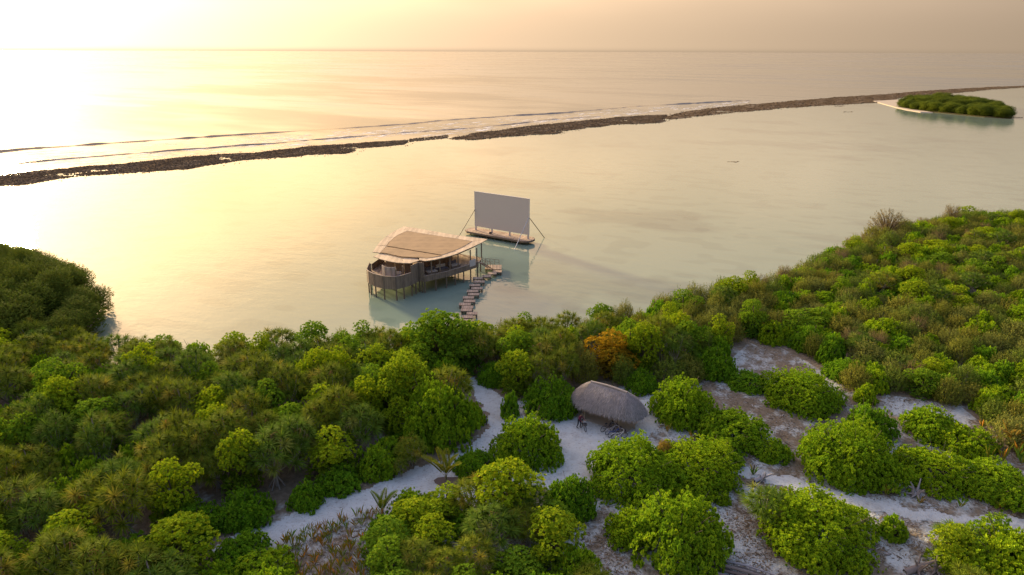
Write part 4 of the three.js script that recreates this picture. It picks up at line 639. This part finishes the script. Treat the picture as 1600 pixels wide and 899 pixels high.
// ---------------------------------------------------------------- open-air cinema screen on its own deck
{
  const c = V(-2.7, 0, -138.4), turn = -Math.atan2(0.555, 0.832), g = thing('cinema_screen', 'big blank white outdoor cinema screen standing on a deck in the lagoon', 'screen', V(c.x, 0.92, c.z), turn);
  const sw = 13.5, y0 = 0.85, y1 = 8.25, ox = 0.55;
  part('screen_panel', box(sw, y1 - y0, 0.14, ox, (y0 + y1) / 2, 0), std(lin(0.56, 0.515, 0.465), 0.8), g);
  part('border', mergeGeometries([box(sw + 0.2, 0.12, 0.2, ox, y1 + 0.03, 0), box(0.12, y1 - y0, 0.2, ox - sw / 2 - 0.04, (y0 + y1) / 2, 0), box(0.12, y1 - y0, 0.2, ox + sw / 2 + 0.04, (y0 + y1) / 2, 0)]), std(lin(0.62, 0.58, 0.54), 0.7), g);
  for (const x of [-sw / 2 + 0.15, -2.4, 2.1, sw / 2 - 0.15]) part('post', box(0.26, y0 + 0.1, 0.26, ox + x, (y0 - 0.1) / 2, 0), std(lin(0.45, 0.43, 0.42), 0.7), g);
  part('loudspeaker', box(0.5, 0.4, 0.4, -1.6, 0.2, 0.9, 0.05), std(lin(0.06, 0.05, 0.05), 0.7), g);
  for (const [sx, sz] of [[-1, 1], [1, 1], [1, -1], [-1, -1]]) part('strut', rod(V(ox + sx * sw / 2, 4.4, sz * 0.15), V(ox + sx * (sw / 2 + (sz > 0 && sx < 0 ? 0.6 : 0.3)), -1.4, sz * 6.2), 0.075), std(sz > 0 && sx > 0 ? lin(0.5, 0.5, 0.5) : lin(0.12, 0.09, 0.06), 0.6), g);
  const d = thing('screen_deck', 'rounded timber deck platform carrying the cinema screen above the water', 'deck', V(c.x, 0, c.z), turn), L = 16.6, wd = 3.9, n = 11;
  for (let k = 0; k < n; k++) { const z = (k + 0.5) / n * wd - wd / 2, q = Math.abs(z) / (wd / 2), l = L - 2.6 * q * q * q; const b = box(l, 0.07, wd / n - 0.02, 0, 0.87, z), uv = b.attributes.uv; for (let i = 0; i < uv.count; i++) uv.setXY(i, uv.getX(i) * 4, uv.getY(i) * 0.1 + k * 0.083); part('plank', b, deckMat, d); }
  const sh = new THREE.Shape(); for (let i = 0; i <= 40; i++) { const a = i / 40 * 6.2832, q = Math.sin(a), z = q * wd / 2 * 0.98, x = Math.sign(Math.cos(a)) * (L - 2.6 * Math.abs(q) ** 3) / 2 * Math.min(1, Math.abs(Math.cos(a)) * 30); i ? sh.lineTo(x, z) : sh.moveTo(x, z); }
  part('rim', new THREE.ExtrudeGeometry(sh, { depth: 0.24, bevelEnabled: true, bevelSize: 0.06, bevelThickness: 0.04, bevelSegments: 2 }).rotateX(-Math.PI / 2).translate(0, 0.54, 0), beamMat, d);
  for (let i = 0; i < 14; i++) part('pile', new THREE.CylinderGeometry(0.12, 0.12, 1.4, 8).translate((i % 7 - 3) * 2.1, -0.1, i < 7 ? 1.5 : -1.5), pileMat, d);
}
// ---------------------------------------------------------------- thatched bicycle shelter
{
  const cx = 9.95, cz = -62.6, gy = groundH(cx, cz), g = thing('thatched_shelter', 'open shelter with a shaggy grey thatched roof on posts beside the sandy plaza', 'shelter', V(cx, gy, cz), -0.619);
  const A = 4.15, B = 2.2, RX = 1.95, TOP = 3.85, EAVE = 1.72, nu = 72, nv = 14;
  const at = (u, v, out = 0) => { const a = u * 6.2832, ca = Math.cos(a), sa = Math.sin(a), e = 2.6, k = Math.pow(Math.pow(Math.abs(ca), e) + Math.pow(Math.abs(sa), e), -1 / e), ex = ca * k * A, ez = sa * k * B, rx = Math.max(-RX, Math.min(RX, ex * 0.75)), y = lerp(TOP, EAVE, Math.pow(v, 0.92) * 0.86 + 0.14 * v * v * v), b = 0.30 * Math.sin(Math.PI * Math.min(1, v)) ; return V(lerp(rx, ex, v) + (ex - rx) * b * 0.22 + ca * out, y + b * 0.35 + out * 0.6, lerp(0, ez, v) + ez * b * 0.3 + sa * out); };
  const pos = [], idx = []; for (let j = 0; j <= nv; j++) for (let i = 0; i < nu; i++) { const p = at(i / nu, j / nv), n = 0.05 * noise3.noise(i * 0.5, j * 0.7, 2); pos.push(p.x + n, p.y + n + (j === nv ? rr(-0.05, 0.03) : 0), p.z + n); }
  for (let i = 0; i < nu; i++) { const p = at(i / nu, 0.9); pos.push(p.x * 0.93, p.y - 0.22, p.z * 0.92); } for (let i = 0; i < nu; i++) { const p = at(i / nu, 0); pos.push(p.x * 0.96, p.y - 0.35, p.z); }
  for (let j = 0; j < nv + 2; j++) for (let i = 0; i < nu; i++) { const a = j * nu + i, b = j * nu + (i + 1) % nu; idx.push(a, b, a + nu, b, b + nu, a + nu); }
  const rg = new THREE.BufferGeometry(); rg.setAttribute('position', new THREE.Float32BufferAttribute(pos, 3)); rg.setIndex(idx); rg.computeVertexNormals();
  const roof = part('roof', rg, std(lin(0.25, 0.235, 0.225), 0.97, { side: THREE.DoubleSide }), g);
  const mb = new MB(); for (let k = 0; k < 9000; k++) { const u = rnd(), v = Math.pow(rnd(), 0.75) * 0.97, p = at(u, v, 0.012), q = at(u + rr(-0.009, 0.009), v + rr(0.07, 0.16), rr(0.03, 0.13)), s = at(u + 0.004, v, 0.012).sub(p).normalize().multiplyScalar(rr(0.015, 0.035)), f = rr(0.6, 1.35), kk = rnd() > 0.85 ? [0.34 * f, 0.305 * f, 0.27 * f] : [0.255 * f, 0.24 * f, 0.23 * f]; mb.tri(p.clone().sub(s), p.clone().add(s), q, kk); }
  for (let k = 0; k < 1500; k++) { const u = rnd(), p = at(u, rr(0.9, 1)), f = rr(0.5, 1.2); mb.tri(p, p.clone().add(V(0.03, 0, 0.03)), p.clone().add(V(rr(-0.08, 0.08), -rr(0.12, 0.34), rr(-0.08, 0.08))), [0.27 * f, 0.235 * f, 0.20 * f]); }
  part('thatch', mb.geo(), new THREE.MeshStandardMaterial({ vertexColors: true, roughness: 0.97, side: THREE.DoubleSide }), roof).userData.kind = 'stuff';
  part('ridge_cap', tube([V(-2.1, TOP - 0.04, 0), V(0, TOP + 0.07, 0), V(2.1, TOP - 0.04, 0)], 0.12, 8, 16), std(lin(0.34, 0.30, 0.26), 0.95), roof);
  part('floor', box(5.8, 0.12, 3.0, 0, 0.05, 0, 0.03), std(lin(0.33, 0.285, 0.225), 0.95), g);
  for (const [x, z] of [[-1.95, 1.35], [2.0, 1.35], [3.1, 0], [-3.1, 0], [2.0, -1.35], [-1.95, -1.35]]) part('post', new THREE.CylinderGeometry(0.075, 0.085, 2.3, 9).translate(x, 1.05, z), paleWood, g);
  part('beam', mergeGeometries([rod(V(-3.1, 2.0, 1.35), V(3.1, 2.0, 1.35), 0.06), rod(V(-3.1, 2.0, -1.35), V(3.1, 2.0, -1.35), 0.06), rod(V(-3.1, 2.05, -1.4), V(-3.1, 2.05, 1.4), 0.06), rod(V(3.1, 2.05, -1.4), V(3.1, 2.05, 1.4), 0.06)]), beamMat, g);
}
// ---------------------------------------------------------------- bicycles and the cyclist
function bicycle(x, y, turn, lean, label, frameColor, h = 0.8) {
  const p = P(x, y, h), b = thing('bicycle', label, 'bicycle', V(p.x, groundH(p.x, p.z) + 0.03, p.z), turn, 'bicycles at the shelter'), fm = std(frameColor, 0.4); b.rotation.order = 'YXZ'; b.rotation.x = lean;
  for (const s of [-0.53, 0.53]) { const w = part('wheel', new THREE.TorusGeometry(0.33, 0.028, 8, 28).translate(s, 0.35, 0), rubber, b); part('spokes', mergeGeometries([...Array(9)].map((_, i) => rod(V(s, 0.35, 0), V(s + 0.31 * Math.cos(i * 0.7), 0.35 + 0.31 * Math.sin(i * 0.7), 0), 0.005, 0.005, 4))), steel, w); part('mudguard', new THREE.TorusGeometry(0.38, 0.03, 5, 14, 2).rotateZ(0.6).translate(s, 0.35, 0), fm, w); }
  part('frame', mergeGeometries([rod(V(-0.53, 0.35, 0), V(-0.05, 0.33, 0), 0.02), rod(V(-0.53, 0.35, 0), V(-0.2, 0.8, 0), 0.018), rod(V(-0.05, 0.33, 0), V(-0.22, 0.86, 0), 0.025), rod(V(-0.05, 0.33, 0), V(0.36, 0.78, 0), 0.028), rod(V(-0.19, 0.62, 0), V(0.37, 0.84, 0), 0.022), rod(V(0.34, 0.95, 0), V(0.53, 0.35, 0), 0.022)]), fm, b);
  part('saddle', new RoundedBoxGeometry(0.26, 0.08, 0.16, 2, 0.035).translate(-0.25, 0.92, 0), rubber, b);
  part('handlebar', mergeGeometries([tube([V(0.2, 1.0, -0.3), V(0.36, 1.05, -0.15), V(0.36, 1.03, 0.15), V(0.2, 1.0, 0.3)], 0.016, 6, 12), rod(V(0.34, 0.92, 0), V(0.36, 1.05, 0), 0.018)]), steel, b);
  part('basket', mergeGeometries([box(0.26, 0.02, 0.32, 0.55, 0.72, 0), box(0.02, 0.22, 0.32, 0.67, 0.82, 0), box(0.02, 0.22, 0.32, 0.43, 0.82, 0), box(0.26, 0.22, 0.02, 0.55, 0.82, 0.16), box(0.26, 0.22, 0.02, 0.55, 0.82, -0.16)]), std(lin(0.1, 0.09, 0.09), 0.8), b);
  return b;
}
bicycle(948.5, 673, 0.55, 0.12, 'dark bicycle parked at the shelter, the one deepest under the thatch', lin(0.05, 0.045, 0.06));
bicycle(955, 677, 0.65, 0.14, 'pale grey bicycle parked in the middle of the row under the eave', lin(0.45, 0.42, 0.44));
bicycle(960.5, 681.5, 0.5, 0.12, 'blue bicycle parked at the front of the row beside the post', lin(0.04, 0.08, 0.28));
bicycle(967, 685, 0.2, 0.2, 'bicycle with white mudguards leaning at the outer end of the row', lin(0.7, 0.68, 0.66));
bicycle(911.5, 671.5, -1.3, 0.05, 'black bicycle held upright by the person on the plaza', lin(0.02, 0.02, 0.025));
{
  const J = { hip: V(0, 0.95, 0), chest: V(0, 1.28, 0.13), neck: V(0, 1.45, 0.20), head: V(0, 1.60, 0.27) }, segs = [];
  const cap = (a, b, ra, rb, c) => segs.push([a, b, ra, rb, c]), shirt = [0.105, 0.012, 0.035], trouser = [0.02, 0.02, 0.026], skin = [0.30, 0.17, 0.10];
  cap(V(-0.07, 0.95, -0.01), V(0.07, 0.95, -0.01), 0.125, 0.125, trouser); cap(J.hip.clone().add(V(0, 0.08, 0.02)), J.chest, 0.13, 0.15, shirt); cap(V(-0.11, 1.36, 0.16), V(0.11, 1.36, 0.16), 0.09, 0.09, shirt); cap(J.neck, J.head, 0.052, 0.055, skin); cap(J.head, J.head.clone().add(V(0, 0.06, 0.01)), 0.092, 0.098, skin);
  cap(J.head.clone().add(V(0, 0.01, 0.09)), J.head.clone().add(V(0, -0.005, 0.112)), 0.018, 0.014, skin); for (const s of [-1, 1]) cap(J.head.clone().add(V(s * 0.092, 0.015, 0)), J.head.clone().add(V(s * 0.098, 0.04, 0)), 0.018, 0.02, skin);
  for (const s of [-1, 1]) { const hip = V(s * 0.10, 0.92, 0), knee = V(s * 0.13, 0.50, s > 0 ? 0.12 : -0.02), ank = V(s * 0.14, 0.08, s > 0 ? 0.03 : -0.16), toe = V(s * 0.16, 0.045, s > 0 ? 0.20 : 0.02), sh = V(s * 0.19, 1.37, 0.17), el = V(s * 0.27, 1.13, 0.30), wr = V(s * 0.22, 1.03, 0.52);
    cap(hip, knee, 0.095, 0.062, trouser); cap(knee, ank, 0.06, 0.042, trouser); cap(ank, toe, 0.045, 0.038, [0.03, 0.03, 0.03]); cap(sh, el, 0.062, 0.048, shirt); cap(el, wr, 0.046, 0.032, shirt); cap(wr, wr.clone().add(V(-s * 0.01, -0.01, 0.08)), 0.034, 0.036, skin);
    for (let f = 0; f < 4; f++) { const b = wr.clone().add(V(s * (0.03 - 0.02 * f), 0, 0.10)), m = b.clone().add(V(0, -0.012, 0.035 + 0.006 * (f % 3 === 1))), e = m.clone().add(V(0, -0.04, -0.005)); cap(b, m, 0.0105, 0.0095, skin); cap(m, e, 0.0095, 0.009, skin); } cap(wr.clone().add(V(-s * 0.03, 0, 0.03)), wr.clone().add(V(-s * 0.055, -0.02, 0.085)), 0.013, 0.011, skin); }
  const N = 118, S = 1.02, O = V(0, 0.9, 0.12), mc = new MarchingCubes(N, new THREE.MeshBasicMaterial(), false, false, 200000); mc.isolation = 0;
  const dist = (p, [a, b, ra, rb]) => { const d = b.clone().sub(a), t = Math.min(1, Math.max(0, p.clone().sub(a).dot(d) / (d.lengthSq() || 1))); return p.distanceTo(a.clone().addScaledVector(d, t)) - lerp(ra, rb, t); };
  const pre = segs.map((s) => [s[0].x, s[0].y, s[0].z, s[1].x - s[0].x, s[1].y - s[0].y, s[1].z - s[0].z, s[2], s[3]]);
  for (let k = 0; k < N; k++) for (let j = 0; j < N; j++) for (let i = 0; i < N; i++) { const x = O.x + (i / N * 2 - 1) * S, y = O.y + (j / N * 2 - 1) * S, z = O.z + (k / N * 2 - 1) * S; let m = 1; if (Math.abs(x) < 0.5 && y > -0.1 && y < 1.85 && z > -0.4 && z < 0.8) for (const [ax, ay, az, dx, dy, dz, ra, rb] of pre) { const t = Math.min(1, Math.max(0, ((x - ax) * dx + (y - ay) * dy + (z - az) * dz) / (dx * dx + dy * dy + dz * dz || 1))), d = Math.hypot(x - ax - t * dx, y - ay - t * dy, z - az - t * dz) - ra - (rb - ra) * t, h = Math.max(0, 0.03 - Math.abs(m - d)) / 0.03; m = Math.min(m, d) - h * h * 0.0075; } mc.field[i + j * N + k * N * N] = -m; }
  mc.update(); const cnt = mc.count, pp = new Float32Array(mc.positionArray.subarray(0, cnt * 3)), nn = new Float32Array(mc.normalArray.subarray(0, cnt * 3)), cc = new Float32Array(cnt * 3);
  for (let i = 0; i < cnt; i++) { const p = V(pp[i * 3] * S + O.x, pp[i * 3 + 1] * S + O.y, pp[i * 3 + 2] * S + O.z); pp.set([p.x, p.y, p.z], i * 3); let best = 9, c = shirt; for (const s of segs) { const d = dist(p, s); if (d < best) { best = d; c = s[4]; } } cc.set(c, i * 3); }
  const bg = new THREE.BufferGeometry(); bg.setAttribute('position', new THREE.BufferAttribute(pp, 3)); bg.setAttribute('normal', new THREE.BufferAttribute(nn, 3)); bg.setAttribute('color', new THREE.BufferAttribute(cc, 3));
  const p = P(904.5, 670, 0.8), g = thing('person', 'person in dark red top and black trousers leaning over a bicycle on the plaza', 'person', V(p.x, groundH(p.x, p.z) + 0.03, p.z), 0.75);
  part('body', bg, new THREE.MeshStandardMaterial({ vertexColors: true, roughness: 0.9 }), g);
  part('hair', new THREE.SphereGeometry(0.108, 16, 10, 0, 6.3, 0, 1.75).rotateX(-0.35).translate(0, 1.665, 0.265), std(lin(0.012, 0.01, 0.01), 0.8), g);
}
// ---------------------------------------------------------------- labels of the grove and slope plants: kind, tone, stretch, place in the stretch
function labelPlants() {
  const ord = ['first', 'second', 'third', 'fourth', 'fifth', 'sixth', 'seventh', 'eighth', 'ninth', 'tenth', 'eleventh', 'twelfth', 'thirteenth', 'fourteenth', 'fifteenth', 'sixteenth', 'seventeenth', 'eighteenth', 'nineteenth', 'twentieth'];
  const word = { lettuce: 'sea lettuce bush', broadleaf: 'broadleaf tree', screwpine: 'screw pine', fineleaf: 'fine-leaved shrub', shoretree: 'dark shore tree', twiggy: 'bare twiggy shrub' };
  const zones = new Map();
  for (const p of planted) if (p.auto) {
    const [gx, gy] = toPx(V(p.x, 0.8, p.z)), ld = landD(p.x, p.z), od = Math.min(polyDist(p.x, p.z, pathMainW), polyDist(p.x, p.z, pathSideW), ...openW.map((q) => polyDist(p.x, p.z, q)));
    const col = p.kind === 'shoretree' ? 'of the wooded point, ' + ['near', 'second', 'third', 'fourth', 'fifth', 'far'][Math.min(5, Math.max(0, Math.floor((-p.z - 88) / 5.5)))] + ' rank' : gx < 200 ? 'below the wooded point' : gx < 400 ? 'beyond the wooded point' : gx < 570 ? 'short of the pavilion' : gx < 700 ? 'below the pavilion' : gx < 860 ? 'by the jetty' : gx < 1010 ? 'behind the shelter' : gx < 1170 ? 'before the clearing' : gx < 1320 ? 'above the clearing' : gx < 1400 ? 'up the scrub slope' : gx < 1470 ? 'high on the slope' : gx < 1540 ? 'near the slope end' : gx < 1600 ? 'at the slope end' : 'at the picture edge';
    const row = p.kind === 'shoretree' ? '' : ld < 5 ? 'on the waterline' : ld < 11 ? 'back from the water' : od < 6 ? 'edging bare sand' : ld < 18 ? 'in the near thicket' : ld < 26 ? 'in the middle thicket' : ld < 36 ? 'in the deep thicket' : 'in the deepest thicket';
    const k = p.kind + '|' + row + '|' + col; if (!zones.has(k)) zones.set(k, []); zones.get(k).push([gx, p, row, col]);
  }
  const straps = new Map(), tone = ['yellow-green', 'green', 'bronze'];
  for (const p of planted) if (p.zone) { const k = p.zone + '|' + p.tone; if (!straps.has(k)) straps.set(k, []); straps.get(k).push([toPx(V(p.x, 0.8, p.z))[0], p]); }
  for (const l of straps.values()) { l.sort((a, b) => a[0] - b[0]); l.forEach(([, p], i) => { p.t.userData.label = `${tone[p.tone]} strap-leaved plant, ${ord[i]} such from the left in ${p.zone}`; }); }
  for (const l of zones.values()) { l.sort((a, b) => a[0] - b[0]); l.forEach(([, p, row, col], i) => {
    const size = p.kind === 'lettuce' || p.kind === 'fineleaf' ? (p.r > 2.2 ? 'wide' : p.h > 3.4 ? 'tall' : 'low') : p.h > 5.6 ? 'tall' : p.r > 2.5 ? 'wide' : 'rounded';
    p.t.userData.label = l.length === 1 ? `only ${size} ${word[p.kind]} ${row} ${col}`.replace('  ', ' ') : `${size} ${word[p.kind]} ${row} ${col}, ${ord[i] || 'last'} from the left`.replace('  ', ' ');
    p.t.userData.group = { lettuce: 'sea lettuce bushes of the grove and slope', broadleaf: 'broadleaf trees of the grove and slope', screwpine: 'screw pines of the grove', fineleaf: 'fine-leaved shrubs along the shore', shoretree: 'shore trees of the wooded point', twiggy: 'twiggy shrubs of the slope' }[p.kind];
  }); }
}
labelPlants();
renderer.render(scene, camera);
